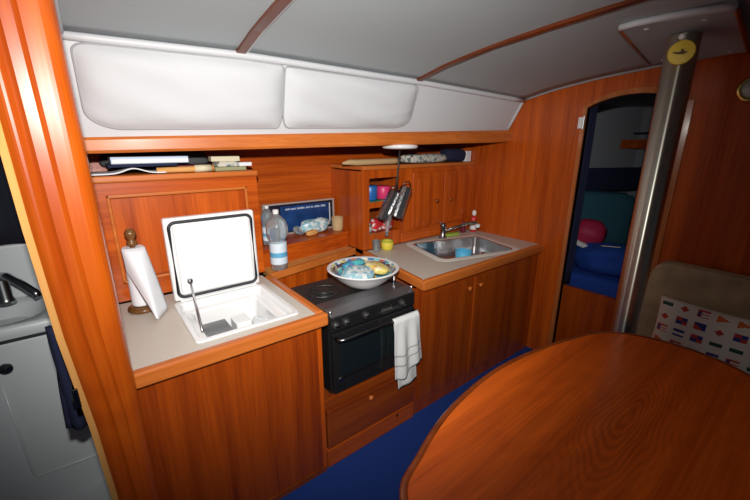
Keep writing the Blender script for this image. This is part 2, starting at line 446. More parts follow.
# white corner bead where side panel meets the bulkhead
bm = tube([side_pt(XB-.012, v, .0) for v in (0, .3, .7, 1)], .012, 8)
fin('trim_6', bm, M['white_liner'], smooth=True, kind='structure')
# white bead along the bulkhead arch
bm = tube([ceil_pt(XB-.008, d, .004) for d in [i*.06 for i in range(0, 45)]], .007, 8)
fin('trim_7', bm, M['piping'], smooth=True, kind='structure')
# white bead up the aft bulkhead at the headlining
bm = tube([ceil_pt(.012, d, .008) for d in [i*.05 for i in range(0, 13)]], .012, 8)
fin('trim_8', bm, M['white_liner'], smooth=True, kind='structure')

# long teak beam under the side panel
bm = B(); rows = []
for i in range(21):
    X = lerp(0.0, XB, i/20); y = b_y(X); zt = b_z(X); zb = 1.566 + .0216*X
    rows.append([bm.verts.new(p) for p in [(X, y-.022, zb), (X, y-.030, zb+.012), (X, y-.030, zt-.012), (X, y-.020, zt), (X, y+.02, zt), (X, y+.02, zb)]])
for a, b in zip(rows, rows[1:]):
    for k in range(6):
        l = (k+1) % 6; bm.faces.new((a[k], a[l], b[l], b[k]))
bm.faces.new(rows[0]); bm.faces.new(rows[-1][::-1])
fin('trim_9', bm, M['wood_trim'], kind='structure')
# deck underside above the lockers
bm = B(); vs = [bm.verts.new(p) for p in [(0, b_y(0), 1.60), (XB, b_y(XB), 1.66), (XB, 2.46, 1.70), (0, 2.46, 1.63)]]
bm.faces.new(vs)
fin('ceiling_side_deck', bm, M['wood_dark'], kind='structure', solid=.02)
# hull side behind the lockers and the nook
fin('wall_hull', bx(0, XB, 2.40, 2.44, 0, 1.69), M['wood_x'], kind='structure')

# forward bulkhead with its arched doorway
DL, DR = 1.135, 0.625
def door_outline(l, r, zb, zs, crown, n=14):
    p = [(l, zb), (r, zb), (r, zs)]
    for i in range(1, n):
        t = i/n; p.append((lerp(r, l, t), zs + crown*(math.sin(PI*t)**.75)))
    p.append((l, zs)); return p
top = []
for i in range(0, 40):
    d = i*.075; q = ceil_pt(XB, d); top.append((q[1], q[2] + .015))
    if q[1] < -1.3: break
outer = [(2.44, 0), (2.44, 1.69), (b_y(XB), b_z(XB))] + top + [(-1.4, top[-1][1]), (-1.4, 0)]
bm = plate(outer, [door_outline(DL, DR, .06, 1.83, .062)], XB, XB+.035, lambda x, y, z: (z, x, y))
fin('wall_forward', bm, M['wood_z'], kind='structure')
def frame_strip(l, r, zb, zs, crown, wd, x0, x1):
    o = door_outline(l+wd, r-wd, zb, zs+.004, crown+wd); i = door_outline(l, r, zb, zs, crown)
    o = o[1:] + o[:1]; i = i[1:] + i[:1]
    o = [o[k] for k in range(len(o))]
    bm = B()
    def L(p, x): return [bm.verts.new((x, q[0], q[1])) for q in p]
    a, b, c2, d2 = L(o, x0+.006), L(i, x0), L(i, x1), L(o, x1)
    n = len(o)
    for k in range(n-1):
        bm.faces.new((a[k], a[k+1], b[k+1], b[k])); bm.faces.new((b[k], b[k+1], c2[k+1], c2[k]))
        bm.faces.new((d2[k], d2[k+1], a[k+1], a[k]))
    return bm
dframe = fin('trim_10', frame_strip(DL, DR, .06, 1.83, .062, .028, XB-.014, XB+.036), M['wood_trim_z'], kind='structure')
hg = fin('hinge_plate', bx(XB-.020, XB-.014, 1.140, 1.176, 1.705, 1.775), M['white'], dframe, bev=.002)
fin('hinge_pin', lathe([(.006, -.04), (.006, .04)], (XB-.022, 1.140, 1.74), 10), M['steel'], hg, smooth=False)

# galley / head bulkhead and the moulded corner post
fin('wall_aft', bx(-.095, -.002, 1.302, 2.46, 0, 2.02), M['wood_z'], kind='structure')
def post_section(xl):
    p = [(xl, 1.235), (xl, 1.205), (xl+.016, 1.200)]
    a0, a1 = xl+.018, xl+.050
    for i in range(7): t = i/6; p.append((lerp(a0, a1, t), 1.199 - .007*math.sin(PI*t)))
    p += [(xl+.053, 1.2015), (xl+.058, 1.197)]
    p += [(xl+.062, 1.193), (xl+.084, 1.193), (xl+.088, 1.196), (xl+.091, 1.1995), (xl+.095, 1.195)]
    for i in range(8):
        a = R(90*i/7); p.append((-.028 + .038*math.sin(a), 1.232 - .038*math.cos(a)))
    p += [(.010, 1.30), (xl, 1.30)]
    return p
loops = []
for z, xl in [(0, -.100), (.4, -.107), (.8, -.119), (1.1, -.138), (1.4, -.146), (2.12, -.152)]:
    loops.append([(x, y, z) for x, y in post_section(xl)])
bm = loft(loops, cap0=True, cap1=True)
for f in bm.faces:
    cc = f.calc_center_median()
    if cc.y < 1.24 and all(v.co.x < -.085 for v in f.verts):
        xl = interp([(0, -.100), (.4, -.107), (.8, -.119), (1.1, -.138), (1.4, -.146), (2.12, -.152)], cc.z)
        if cc.x < xl + .012: f.material_index = 1
fin('trim_11', bm, [M['wood_post'], M['wood_pale']], kind='structure')
latch = thing('door_latch', 'small dark metal strike plate on the left edge of the teak post', 'latch', (-.122, 1.22, .915))
fin('strike_plate', bx(-.136, -.122, 1.197, 1.235, .885, .945), M['chrome_dark'], latch, bev=.002)
fin('latch_tongue', bx(-.141, -.135, 1.205, 1.225, .905, .925), M['black_matt'], latch, bev=.002)

# ------------------------------------------------------------------ window covers on the side panel
def cover(name, label, x0, x1, v0, v1, seed, puff, rr_l, rr_r):
    root = thing(name, label, 'window cover', side_pt((x0+x1)/2, v0, .003), 'white cloth covers over the portlights')
    W = x1 - x0; H = .29
    def edge_v(u):
        dx = min(u*W/rr_l if rr_l else 9, 9); dy = min((1-u)*W/rr_r if rr_r else 9, 9)
        s = [1, 1]
        for side, kk in ((0, 1.0), (1, 2.6)):        # big radius at the lower corners, small above
            for q in (dx*kk, dy*kk):
                if q < 1: s[side] = min(s[side], 1 - (.5 if side == 0 else .2)*(1 - math.sqrt(max(0, 1-(1-q)**2))))
        return s
    rnd = random.Random(seed); ph = rnd.uniform(0, 6)
    def pt(u, v):
        s = edge_v(u); vv = .5 + (v-.5)*(s[0] if v < .5 else s[1])
        k = (1 - abs(2*u-1)**10) * (1 - abs(2*v-1)**5)
        out = .004 + puff*k*(.75 + .25*v)
        out += .004*k*math.sin(9*u + 5*v + ph)*math.sin(6*v+ph) + .003*k*math.sin(22*(u*.6 + v*.5) + ph)
        out += .007*k*math.exp(-((v - .25 - .35*(u - .55))/.07)**2) * max(0, u-.45)
        return side_pt(lerp(x0, x1, u), lerp(v0, v1, vv), out)
    us = 60
    def fn(u, v):
        uu = .5 - .5*math.cos(PI*u); return pt(uu, v)
    fin('cloth', grid(fn, us, 20), M['white_fabric'], root, smooth=True)
    ring = [pt(.5-.5*math.cos(PI*i/40), 0) for i in range(41)] + [pt(1, i/8) for i in range(1, 8)] \
         + [pt(.5+.5*math.cos(PI*i/40), 1) for i in range(41)] + [pt(0, 1-i/8) for i in range(1, 8)]
    fin('piping', tube(ring, .0045, 6, closed=True), M['piping'], root, smooth=True)
    return root
cover('window_cover', 'long white cloth cover stretched over the window, nearest the teak post', .035, .835, .085, .915, 3, .045, .13, .03)
cover('window_cover', 'shorter white cloth cover with a rounded far end, nearer the doorway bulkhead', .842, 1.655, .09, .905, 5, .036, .03, .12)

# ------------------------------------------------------------------ galley: left side
# base unit
r = thing('base_cabinet', 'plain teak base cabinet below the open icebox, beside the post', 'cabinet', (.36, 1.62, 0))
bm = bx(.004, .715, 1.325, 1.93, .0, .44)
fin('carcass', bx(.004, .715, 1.345, 1.36, .0, .82), M['wood_z'], r)
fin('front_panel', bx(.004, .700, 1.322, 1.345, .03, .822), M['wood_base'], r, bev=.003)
fin('side_panel', bx(.700, .724, 1.322, 1.93, 0, .822), M['wood_z'], r, bev=.006)
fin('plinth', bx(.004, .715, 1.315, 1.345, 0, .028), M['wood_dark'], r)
# worktop with icebox cut-out
HX0, HX1, HY0, HY1 = .232, .632, 1.385, 1.805
r = thing('worktop', 'beige laminate worktop with teak edging around the open icebox', 'worktop', (.36, 1.6, .825))
hole = rrect((HX0+HX1)/2, (HY0+HY1)/2, HX1-HX0, HY1-HY0, .02, 4)
fin('laminate_top', plate([(.004, 1.325), (.70, 1.325), (.70, 1.96), (.004, 1.985)], [hole], .835, .878), M['laminate'], r)
fin('front_edging', bx(.004, .742, 1.285, 1.323, .825, .884), M['wood_trim'], r, bev=.010)
fin('end_edging', bx(.702, .742, 1.325, 1.93, .825, .884), M['wood_trim_y'], r, bev=.010)
# icebox
r = thing('icebox', 'white top-opening icebox sunk in the worktop with its lid propped up', 'icebox', (.43, 1.6, .60))
cx, cy = (HX0+HX1)/2, (HY0+HY1)/2; w_, d_ = HX1-HX0, HY1-HY0
rings = []
for ww, dd, z in [(w_+.03, d_+.03, .879), (w_+.026, d_+.026, .886), (w_-.01, d_-.01, .886), (w_-.024, d_-.024, .872), (w_-.03, d_-.03, .850), (w_-.085, d_-.085, .846), (w_-.10, d_-.10, .835), (w_-.14, d_-.14, .56)]:
    rings.append([(x, y, z) for x, y in rrect(cx, cy, ww, dd, .022, 4)])
fin('tub', loft(rings, cap1=True), M['white_gloss'], r, smooth=False)
LY = 1.828
lid = fin('lid', bx(.228, .640, LY-.002, LY+.042, .884, 1.285), M['white_gloss'], r, bev=.012)
fin('inner_pad', bx(.262, .606, LY-.020, LY-.002, .918, 1.250), M['white'], lid, bev=.008)
gk = [(x, LY-.006, z) for x, z in rrect(.434, 1.0845, .372, .360, .028, 5)]
fin('gasket', tube(gk, .0075, 8, closed=True), M['rubber'], lid, smooth=True)
fin('hinge_flap', bx(.250, .618, LY-.012, LY+.004, .872, .892), M['white'], lid, bev=.004)
st = fin('strut', tube([(.300, LY-.026, .985), (.262, 1.47, .878)], .0055, 8), M['steel'], r, smooth=True)
fin('strut_end', lathe([(.010, -.010), (.013, 0), (.010, .010)], (.300, LY-.028, .985), 12), M['chrome_dark'], st)
# what is inside the icebox
o = single('food_box', bx(.285, .40, 1.50, 1.68, .563, .790), M['gel_blue'], (.34, 1.59, .56), 'pale clear plastic food box inside the icebox, on the left', 'food box', bev=.01)
fin('box_lid', bx(.281, .404, 1.496, 1.684, .790, .806), M['chrome_dark'], o, bev=.004)
o = single('milk_carton', bx(.425, .495, 1.57, 1.67, .563, .815), M['white'], (.46, 1.62, .56), 'white carton inside the icebox, in the middle', 'carton', bev=.006)
o = single('food_bag', puffy((.555, 1.62, .67), (.09, .20, .21), noise=.05, seed=3), M['gel'], (.555, 1.62, .563), 'grey white bag inside the icebox, on the right', 'bag', smooth=True)

# paper towel holder + roll
r = thing('paper_towel_holder', 'turned dark wooden paper towel holder on the worktop beside the post', 'paper towel holder', (.105, 1.855, .878))
fin('base', lathe([(.060, 0), (.064, .006), (.062, .016), (.05, .022), (.02, .026)], (.105, 1.855, .879), 28), M['wood_holder'], r, smooth=True)
fin('pole', lathe([(.011, .02), (.011, .30)], (.105, 1.855, .879), 14), M['wood_holder'], r, smooth=True)
fin('finial', lathe([(.011, .298), (.022, .305), (.020, .318), (.012, .328), (.021, .345), (.023, .356), (.015, .372), (0, .378)], (.105, 1.855, .879), 18), M['wood_holder'], r, smooth=True)
r = thing('paper_towel_roll', 'white paper towel roll on the wooden holder with a loose sheet hanging', 'paper towel', (.105, 1.855, .906))
fin('roll', lathe([(.017, .03), (.040, .03), (.042, .035), (.042, .29), (.040, .295), (.017, .295), (.017, .03)], (.105, 1.855, .878), 28, cap=False), M['paper'], r, smooth=False)
def sheet(u, v):
    # top edge stays wrapped on the roll, the free corner swings out towards the worktop's front
    a = R(195 + 150*u)
    T = Vector((.105 + .045*math.cos(a), 1.855 + .045*math.sin(a), 1.172))
    A, P, C_ = Vector((.062, 1.822, 1.085)), Vector((.133, 1.668, .886)), Vector((.190, 1.772, .886))
    b = A.lerp(P, u/.62) if u < .62 else P.lerp(C_, (u-.62)/.38)
    t = 1 - v
    m = T.lerp(b, t)
    m.y -= .012*math.sin(PI*t)*math.sin(PI*u)
    m.z += .010*math.sin(PI*t)
    return m
fin('loose_sheet', grid(sheet, 20, 14), M['paper'], r, smooth=True, solid=.002)

# upper cabinet, left
r = thing('wall_cabinet', 'teak wall cabinet with one moulded panel behind the propped icebox lid', 'wall cabinet', (.37, 2.2, .878))
bm = box(B(), .004, .73, 2.0, 2.02, .888, 1.44); 
fin('carcass', bx(.008, .728, 2.012, 2.38, .885, 1.438), M['wood_z'], r)
fin('face_frame', plate([(.006, .885), (.730, .885), (.730, 1.440), (.006, 1.440)], [[(.055, .985), (.665, .985), (.665, 1.375), (.055, 1.375)]], 1.990, 2.012, lambda x, y, z: (x, z, y)), M['wood_x'], r)
fin('door_panel', bx(.062, .658, 2.000, 2.0115, .992, 1.368), M['wood_z'], r)
for q in [[(.05, 1.372), (.67, 1.372), (.67, 1.388), (.05, 1.388)], [(.05, .972), (.67, .972), (.67, .988), (.05, .988)], [(.05, .972), (.064, .972), (.064, 1.388), (.05, 1.388)], [(.656, .972), (.67, .972), (.67, 1.388), (.656, 1.388)]]:
    xs_ = [p[0] for p in q]; zs_ = [p[1] for p in q]
    fin('moulding', bx(min(xs_), max(xs_), 1.978, 1.9905, min(zs_), max(zs_)), M['wood_trim'], r, bev=.005)
fin('shelf_top', bx(.006, .735, 1.972, 2.38, 1.440, 1.470), M['wood_trim'], r, bev=.008)

# ------------------------------------------------------------------ nook between the cabinets
r = thing('nook_shelf', 'teak shelf over the stove holding bottles, with a narrow laminate ledge below', 'shelf', (1.09, 2.2, .82))
def qprism(pts, z0, z1): return plate(pts, [], z0, z1)
fin('shelf_board', qprism([(.736, 2.055), (1.446, 2.165), (1.446, 2.398), (.736, 2.398)], .972, .996), M['wood_x'], r, bev=.005)
fin('riser', qprism([(.736, 2.07), (1.446, 2.18), (1.446, 2.20), (.736, 2.09)], .880, .972), M['wood_x'], r)
fin('ledge', qprism([(.744, 1.960), (1.446, 2.105), (1.446, 2.18), (.744, 2.07)], .850, .880), M['wood_pale'], r)
fin('ledge_edging', qprism([(.744, 1.935), (1.446, 2.080), (1.446, 2.105), (.744, 1.960)], .838, .884), M['wood_trim'], r, bev=.005)
fin('stove_back_panel', qprism([(.728, 1.962), (1.41, 2.112), (1.41, 2.128), (.728, 1.978)], .43, .838), M['wood_z'], r)
# framed blue picture
r = thing('framed_print', 'blue framed print with a white heading leaning in the nook', 'picture', (1.14, 2.35, .996))
PX0, PX1, PZ0, PZ1 = .876, 1.425, .998, 1.222
fin('mount', bx(PX0+.01, PX1-.01, 2.334, 2.350, PZ0+.004, PZ1-.010), M['poster_dk'], r)
for a in [(PX0, PX1, PZ1-.012, PZ1), (PX0, PX1, PZ0, PZ0+.012), (PX0, PX0+.012, PZ0+.012, PZ1-.012), (PX1-.012, PX1, PZ0+.012, PZ1-.012)]:
    fin('frame_bar', bx(a[0], a[1], 2.324, 2.352, a[2], a[3]), M['poster_fr'], r, bev=.003)
fin('print', bx(1.00, 1.375, 2.331, 2.3335, 1.02, 1.195), M['poster'], r)
bm = B(); x = 1.035; rnd = random.Random(4)
for wd in (5, 6, 9, 5, 3, 7, 6):                         # a worn white heading, too small to read
    for k in range(wd):
        h = rnd.choice([.010, .012, .014]); box(bm, x, x+.0042, 2.3295, 2.331, 1.168, 1.168+h); x += .0066
    x += .008
    if x > 1.34: break
fin('heading', bm, M['ink_w'], r, kind='stuff')
fin('side_strip', bx(1.383, 1.392, 2.331, 2.3335, 1.03, 1.19), M['ink_w'], r)

def bottle(label, x, y, z, rad, h, seed, tilt=None, bulge=1.0):
    r = thing('water_bottle', label, 'bottle', (x, y, z), None)
    prof = [(rad*.75, 0), (rad*.92, .006), (rad*.95, .03*h/.3), (rad*.88, .05*h/.3)]
    for i in range(5): prof += [(rad*(.97), .06*h/.3 + i*.016*h/.3), (rad*(.93), .066*h/.3 + i*.016*h/.3)]
    prof += [(rad*.86, .15*h/.3), (rad*bulge, .18*h/.3), (rad*1.02*bulge, .22*h/.3), (rad*.85*bulge, .252*h/.3), (rad*.42, .276*h/.3), (rad*.27, .284*h/.3), (rad*.27, .292*h/.3)]
    fin('body', lathe(prof, (x, y, z), 24), M['clear'], r, smooth=True)
    fin('label_band', lathe([(rad*.985, .035*h/.3), (rad*.985, .07*h/.3), (rad*.985, .095*h/.3), (rad*.985, .142*h/.3)], (x, y, z), 24, cap=False, mis=[0, 1, 0]), [M['label_w'], M['label_b']], r, smooth=True)
    fin('cap', lathe([(rad*.33, .285*h/.3), (rad*.33, .303*h/.3), (rad*.28, .306*h/.3)], (x, y, z), 16), M['white'], r)
    return r
bottle('large clear water bottle with pale blue label at the ledge corner', .826, 1.996, .881, .052, .355, 1, bulge=1.20)
bottle('second clear bottle standing on the nook shelf behind the large one', .842, 2.17, .997, .038, .24, 2)
# bag of plastic lying in front of the print
r = thing('plastic_bag', 'crumpled clear plastic bag of bread lying on the nook shelf', 'bag', (1.22, 2.27, .997))
fin('bag', puffy((1.225, 2.265, 1.050), (.24, .09, .10), (0, R(-4), 0), 2.4, 16, .10, 5), M['pack_blue'], r, smooth=True)
fin('knot', puffy((1.085, 2.245, 1.035), (.09, .04, .05), (0, R(35), 0), 2, 10, .1, 6), M['clear'], r, smooth=True)
fin('bread', puffy((1.165, 2.205, 1.017), (.10, .04, .04), (0, 0, .2), 2.5, 10, .05, 8), M['orange_paper'], r, smooth=True)
single('beaker', lathe([(.036, 0), (.040, .012), (.042, .10), (.038, .10), (.034, .012), (0, .010)], (1.392, 2.235, .997), 22), M['tan'], (1.392, 2.235, .997), 'small tan beaker at the right end of the nook shelf', 'beaker', smooth=True)

# ------------------------------------------------------------------ stove and its drawer
r = thing('stove', 'black gas stove with oven, between the two teak worktops', 'stove', (1.03, 1.55, .408))
SX0, SX1 = .772, 1.312
fin('body', bx(SX0, SX1, 1.346, 1.80, .408, .822), M['black'], r, bev=.006)
bm = B()
prof = [(1.330, .822), (1.322, .834), (1.38, .852), (1.46, .854), (1.47, .840), (1.47, .822)]
vs = [[bm.verts.new((x, y, z)) for y, z in prof] for x in (SX0+.005, SX1-.005)]
for k in range(6): l = (k+1) % 6; bm.faces.new((vs[0][k], vs[0][l], vs[1][l], vs[1][k]))
bm.faces.new(vs[0][::-1]); bm.faces.new(vs[1])
fin('front_rail_plate', bm, M['gunmetal'], r, bev=.003)
fin('hob_plate', bx(SX0+.01, SX1-.01, 1.47, 1.79, .822, .832), M['black_matt'], r, bev=.003)
for bxp, byp, br in ((.90, 1.60, .048), (1.19, 1.66, .04)):
    b_ = fin('burner', lathe([(br, 0), (br, .010), (br*.75, .012), (br*.7, .022), (0, .024)], (bxp, byp, .832), 22), M['black_matt'], r, smooth=False)
    bm = B()
    for a in range(4):
        an = a*PI/2 + .4
        tube([(bxp + .09*math.cos(an), byp + .075*math.sin(an), .848), (bxp + .03*math.cos(an), byp + .03*math.sin(an), .852)], .004, 6, bm)
    tube([(bxp + .09*math.cos(2*PI*i/20), byp + .08*math.sin(2*PI*i/20), .846) for i in range(20)], .004, 6, bm, closed=True)
    fin('pan_support', bm, M['black_matt'], b_)
# fiddle rail and clamps
for x in (SX0+.012, SX1-.012):
    fin('rail_post', lathe([(.008, 0), (.006, .02), (.008, .022), (.010, .030), (0, .034)], (x, 1.345, .828), 12), M['steel'], r, smooth=True)
for (x, y) in ((1.270, 1.475), (1.285, 1.575)):
    k = fin('pan_clamp', bx(x-.012, x+.012, y-.03, y+.03, .852, .866), M['chrome_dark'], r, bev=.003)
    fin('clamp_screw', lathe([(.009, 0), (.013, .012), (.008, .03), (.013, .042), (0, .048)], (x, y-.02, .862), 12), M['steel'], k, smooth=True)
fin('control_panel', bx(SX0, SX1, 1.328, 1.345, .752, .822), M['black'], r, bev=.004)
for x in (.800, .858, .975, 1.215):
    bm = turn(lathe([(.022, 0), (.019, .014), (.011, .020), (0, .021)], (x, 1.328, .790), 18), (x, 1.328, .790), (R(90), 0, 0))
    k = fin('knob', bm, M['black_matt'], r, smooth=False)
    fin('knob_cap', turn(lathe([(.009, 0), (.008, .003), (0, .004)], (x, 1.3075, .790), 14), (x, 1.3075, .790), (R(90), 0, 0)), M['steel'], k)
fin('maker_plate', bx(1.075, 1.145, 1.325, 1.329, .778, .800), M['steel'], r)
d = fin('oven_door', bx(SX0+.006, SX1-.006, 1.318, 1.343, .420, .748), M['black'], r, bev=.008)
fin('window', bx(SX0+.045, SX1-.045, 1.3145, 1.319, .520, .690), M['oven_glass'], d, bev=.002)
h_ = fin('handle', tube([(SX0+.02, 1.322, .728), (SX0+.022, 1.285, .728), (SX0+.05, 1.276, .728), (SX1-.05, 1.276, .728), (SX1-.022, 1.285, .728), (SX1-.02, 1.322, .728)], .009, 10), M['chrome_dark'], d, smooth=True)
fin('bolt', turn(lathe([(.014, 0), (.013, .006), (0, .008)], (.815, 1.318, .492), 14), (.815, 1.318, .492), (R(90), 0, 0)), M['steel'], d)
fin('chrome_line', bx(SX0+.04, SX1-.04, 1.3155, 1.319, .500, .504), M['chrome_dark'], d)  # thin grey chrome strip below the oven window

r = thing('drawer_unit', 'low teak drawer unit under the stove with a small knob', 'drawer', (1.02, 1.6, 0))
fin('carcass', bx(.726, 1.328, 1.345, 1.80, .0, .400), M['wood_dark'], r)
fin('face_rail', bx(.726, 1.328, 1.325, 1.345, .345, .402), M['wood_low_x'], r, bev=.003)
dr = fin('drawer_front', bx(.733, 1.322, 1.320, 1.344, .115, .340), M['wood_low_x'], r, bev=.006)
fin('knob', turn(lathe([(.007, 0), (.008, .010), (.015, .018), (.012, .026), (0, .028)], (.99, 1.320, .312), 16), (.99, 1.320, .312), (R(90), 0, 0)), M['wood_trim'], dr, smooth=True)
fin('toe_rail', bx(.728, 1.326, 1.322, 1.345, .0, .105), M['wood_x'], r, bev=.003)
fin('lower_catch', turn(lathe([(.009, 0), (.009, .006), (0, .010)], (1.19, 1.322, .085), 14), (1.19, 1.322, .085), (R(90), 0, 0)), M['brass'], r)

# bowl on the stove
BX, BY, BZ = 1.118, 1.540, .856
r = thing('serving_bowl', 'large white enamel bowl with a painted inside on the black stove', 'bowl', (BX, BY, BZ))
prof_o = [(0, 0), (.085, 0), (.095, .004), (.130, .030), (.165, .062), (.186, .086), (.198, .094), (.200, .098), (.196, .101)]
fin('outer_shell', lathe(prof_o + [(.180, .0955)], (BX, BY, BZ), 48, cap=False), M['white_gloss'], r, smooth=True)
fin('painted_inside', lathe([(.180, .0955), (.173, .084), (.158, .064), (.124, .034), (.09, .010), (0, .006)], (BX, BY, BZ), 48, cap=False, mis=[0, 1, 0, 0, 0]), [M['bowl_in'], M['bowl_band']], r, smooth=True)
for c_, s_, rt, m_, lab in [
    ((BX-.050, BY-.02, BZ+.074), (.18, .17, .055), (.1, -.1, .5), 'pack_blue', 'crinkled pale blue sweet bag lying in the bowl, on its left'),
    ((BX+.088, BY-.01, BZ+.078), (.12, .15, .05), (.05, .15, -.2), 'pack_yellow', 'yellow wrapped packet lying in the bowl, on its right'),
    ((BX+.01, BY+.105, BZ+.084), (.16, .07, .045), (-.2, 0, .1), 'pack_teal', 'teal and blue packet lying at the back of the bowl')]:
    single('snack_packet', puffy(c_, s_, rt, 2.6, 12, .06, int(s_[0]*1000)), M[m_], (c_[0], c_[1], BZ+.02), lab, 'packet', 'packets in the bowl', smooth=True)

# dish towel over the oven handle
def towel_mesh(front):
    TX0, TX1 = 1.108, 1.283
    L_f, L_b = (.335, .415)
    def fn(u, v):
        x = lerp(TX0, TX1, u)
        wave = .010*math.sin(2*PI*2.2*u + .6)
        if front:
            if v < .12:
                a = PI*(.5 + .0*v); t = v/.12
                an = PI*t*.5
                return (x, 1.276 - .014*math.sin(an) , .728 + .014*math.cos(an) + 0)
            t = (v-.12)/.88
            dx = .020*t + .012*t*(u-.5)*2
            z = .728 - t*(L_f - .045*u + .02*math.sin(6*u))
            return (x + dx, 1.258 - .010*t + wave*min(1, t*2), z)
        if v < .12:
            an = PI/2*v/.12
            return (x+.01, 1.276 + .013*math.sin(an), .728 + .0135*math.cos(an))
        t = (v-.12)/.88
        return (lerp(TX0+.02, TX1-.015, u) + .02*t, 1.2905 - .028*t + .005*math.sin(8*u), .728 - t*(L_b - .02*u))
    def mi(u, v):
        return 1 if front and (.70 < v < .725 or .77 < v < .79 or .62 < v < .635) else 0
    return grid(fn, 26, 40, mi=mi)
r = thing('dish_towel', 'white dish towel with grey stripes hung over the oven handle', 'towel', (1.22, 1.27, .742))
fin('front_fall', towel_mesh(True), [M['cotton'], M['cotton_gr']], r, smooth=True, solid=.004)
fin('back_fall', towel_mesh(False), [M['cotton'], M['cotton_gr']], r, smooth=True, solid=.004)

# ------------------------------------------------------------------ galley: right side
r = thing('sink_cabinet', 'teak base cabinet with two doors under the sink worktop', 'cabinet', (1.98, 1.62, 0))
fin('carcass', bx(1.350, 2.625, 1.360, 1.375, 0, .82), M['wood_z'], r)
fin('side_panel', plate([(1.332, 1.345), (1.352, 1.345), (1.43, 1.93), (1.41, 1.93)], [], 0, .82), M['wood_z'], r)
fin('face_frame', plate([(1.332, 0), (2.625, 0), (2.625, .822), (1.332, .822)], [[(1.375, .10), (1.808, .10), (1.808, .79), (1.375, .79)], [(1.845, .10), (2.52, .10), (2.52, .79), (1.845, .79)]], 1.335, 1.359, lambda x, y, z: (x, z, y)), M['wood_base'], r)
for x0, x1, kx in ((1.372, 1.811, 1.775), (1.842, 2.523, 1.885)):
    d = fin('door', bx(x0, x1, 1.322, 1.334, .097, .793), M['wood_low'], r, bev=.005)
    fin('knob', turn(lathe([(.008, 0), (.009, .008), (.016, .016), (.013, .024), (0, .026)], (kx, 1.322, .735), 16), (kx, 1.322, .735), (R(90), 0, 0)), M['wood_trim'], d, smooth=True)
# worktop
SCX, SCY, SW, SD, SA = 2.093, 1.645, .610, .430, R(-14.5)
r = thing('worktop', 'beige laminate worktop with teak edging around the steel sink', 'worktop', (1.98, 1.65, .825))
fin('laminate_top', plate([(1.385, 1.337), (2.626, 1.337), (2.626, 1.995), (1.475, 1.995), (1.452, 1.9)], [rrect(SCX, SCY, SW+.012, SD+.012, .05, 5, SA)], .836, .878), M['laminate'], r)
fin('front_edging', plate([(1.352, 1.300), (2.626, 1.300), (2.626, 1.337), (1.385, 1.337)], [], .822, .884), M['wood_trim'], r, bev=.009)
fin('end_edging', plate([(1.352, 1.300), (1.385, 1.337), (1.475, 1.995), (1.442, 1.995)], [], .823, .8835), M['wood_trim_y'], r, bev=.009)
# sink
r = thing('sink', 'rectangular stainless steel sink let into the right worktop', 'sink', (SCX, SCY, .70))
rings = []
for dw, z, rd in [(.006, .879, .052), (.005, .8828, .052), (0.0, .8825, .05), (-.008, .878, .05), (-.020, .80, .05), (-.035, .745, .05), (-.09, .733, .06)]:
    rings.append([(x, y, z) for x, y in rrect(SCX, SCY, SW+dw, SD+dw, rd, 6, SA)])
fin('basin', loft(rings, cap1=True), M['steel'], r, smooth=False)
fin('drain', lathe([(.04, 0), (.04, .004), (.030, .004), (.026, .001), (0, .001)], (SCX+.1, SCY-.02, .7335), 24), M['chrome_dark'], r)
rim = fin('white_seal', loft([[(x, y, .8795) for x, y in rrect(SCX, SCY, SW+.095, SD+.095, .075, 6, SA)], [(x, y, .8815) for x, y in rrect(SCX, SCY, SW+.090, SD+.090, .073, 6, SA)], [(x, y, .8815) for x, y in rrect(SCX, SCY, SW+.007, SD+.007, .053, 6, SA)]]), M['seal'], r)
# things in and around the sink
single('washing_up_cup', lathe([(.035, 0), (.050, .01), (.060, .125), (.056, .125), (.045, .014), (0, .012)], (2.085, 1.62, .735), 22), M['sky'], (2.075, 1.60, .735), 'light blue plastic cup standing in the steel sink', 'cup', smooth=True)
single('sink_mug', lathe([(.034, 0), (.038, .005), (.040, .085), (.036, .085), (.032, .01), (0, .008)], (2.255, 1.555, .735), 20), M['steel'], (2.255, 1.555, .735), 'small shiny mug in the sink, right of the blue cup', 'mug', smooth=True)
r = thing('faucet', 'chrome single-lever faucet on the back rim of the galley sink', 'faucet', (2.178, 1.908, .884))
fin('body', lathe([(.030, 0), (.028, .012), (.022, .02), (.022, .085), (.026, .10), (.022, .118), (0, .124)], (2.178, 1.908, .8825), 20), M['chrome_dark'], r, smooth=True)
fin('spout', tube([(2.18, 1.905, .940), (2.25, 1.86, .965), (2.35, 1.80, 1.000), (2.405, 1.765, 1.005), (2.42, 1.757, .985)], [.014, .012, .012, .015, .015], 12), M['chrome'], r, smooth=True)
fin('lever', tube([(2.178, 1.908, .998), (2.15, 1.93, 1.012)], [.010, .006], 8), M['chrome'], r, smooth=True)
fin('nozzle', lathe([(.016, 0), (.018, .01), (.018, .026)], (2.42, 1.757, .962), 14), M['white'], r)
single('dish_sponge', obox(B(), (2.30, 1.925, .8905), (.13, .06, .022), (0, 0, -.2)), M['lime'], (2.30, 1.925, .8795), 'flat lime green sponge behind the steel sink', 'sponge', bev=.006)
r = thing('soap_bottle', 'red washing-up liquid bottle with white cap in the sink corner', 'bottle', (2.575, 1.915, .879))
fin('body', lathe([(.026, 0), (.030, .006), (.030, .05), (.026, .075), (.028, .095), (.018, .125), (.010, .142)], (2.575, 1.915, .879), 20), M['red'], r, smooth=True)
fin('label_band', lathe([(.0308, .02), (.0308, .05), (.0285, .065)], (2.575, 1.915, .879), 20, cap=False), M['white'], r, smooth=True)
fin('cap', lathe([(.014, .140), (.018, .146), (.018, .172), (.009, .184), (0, .186)], (2.575, 1.915, .879), 16), M['white'], r, smooth=True)
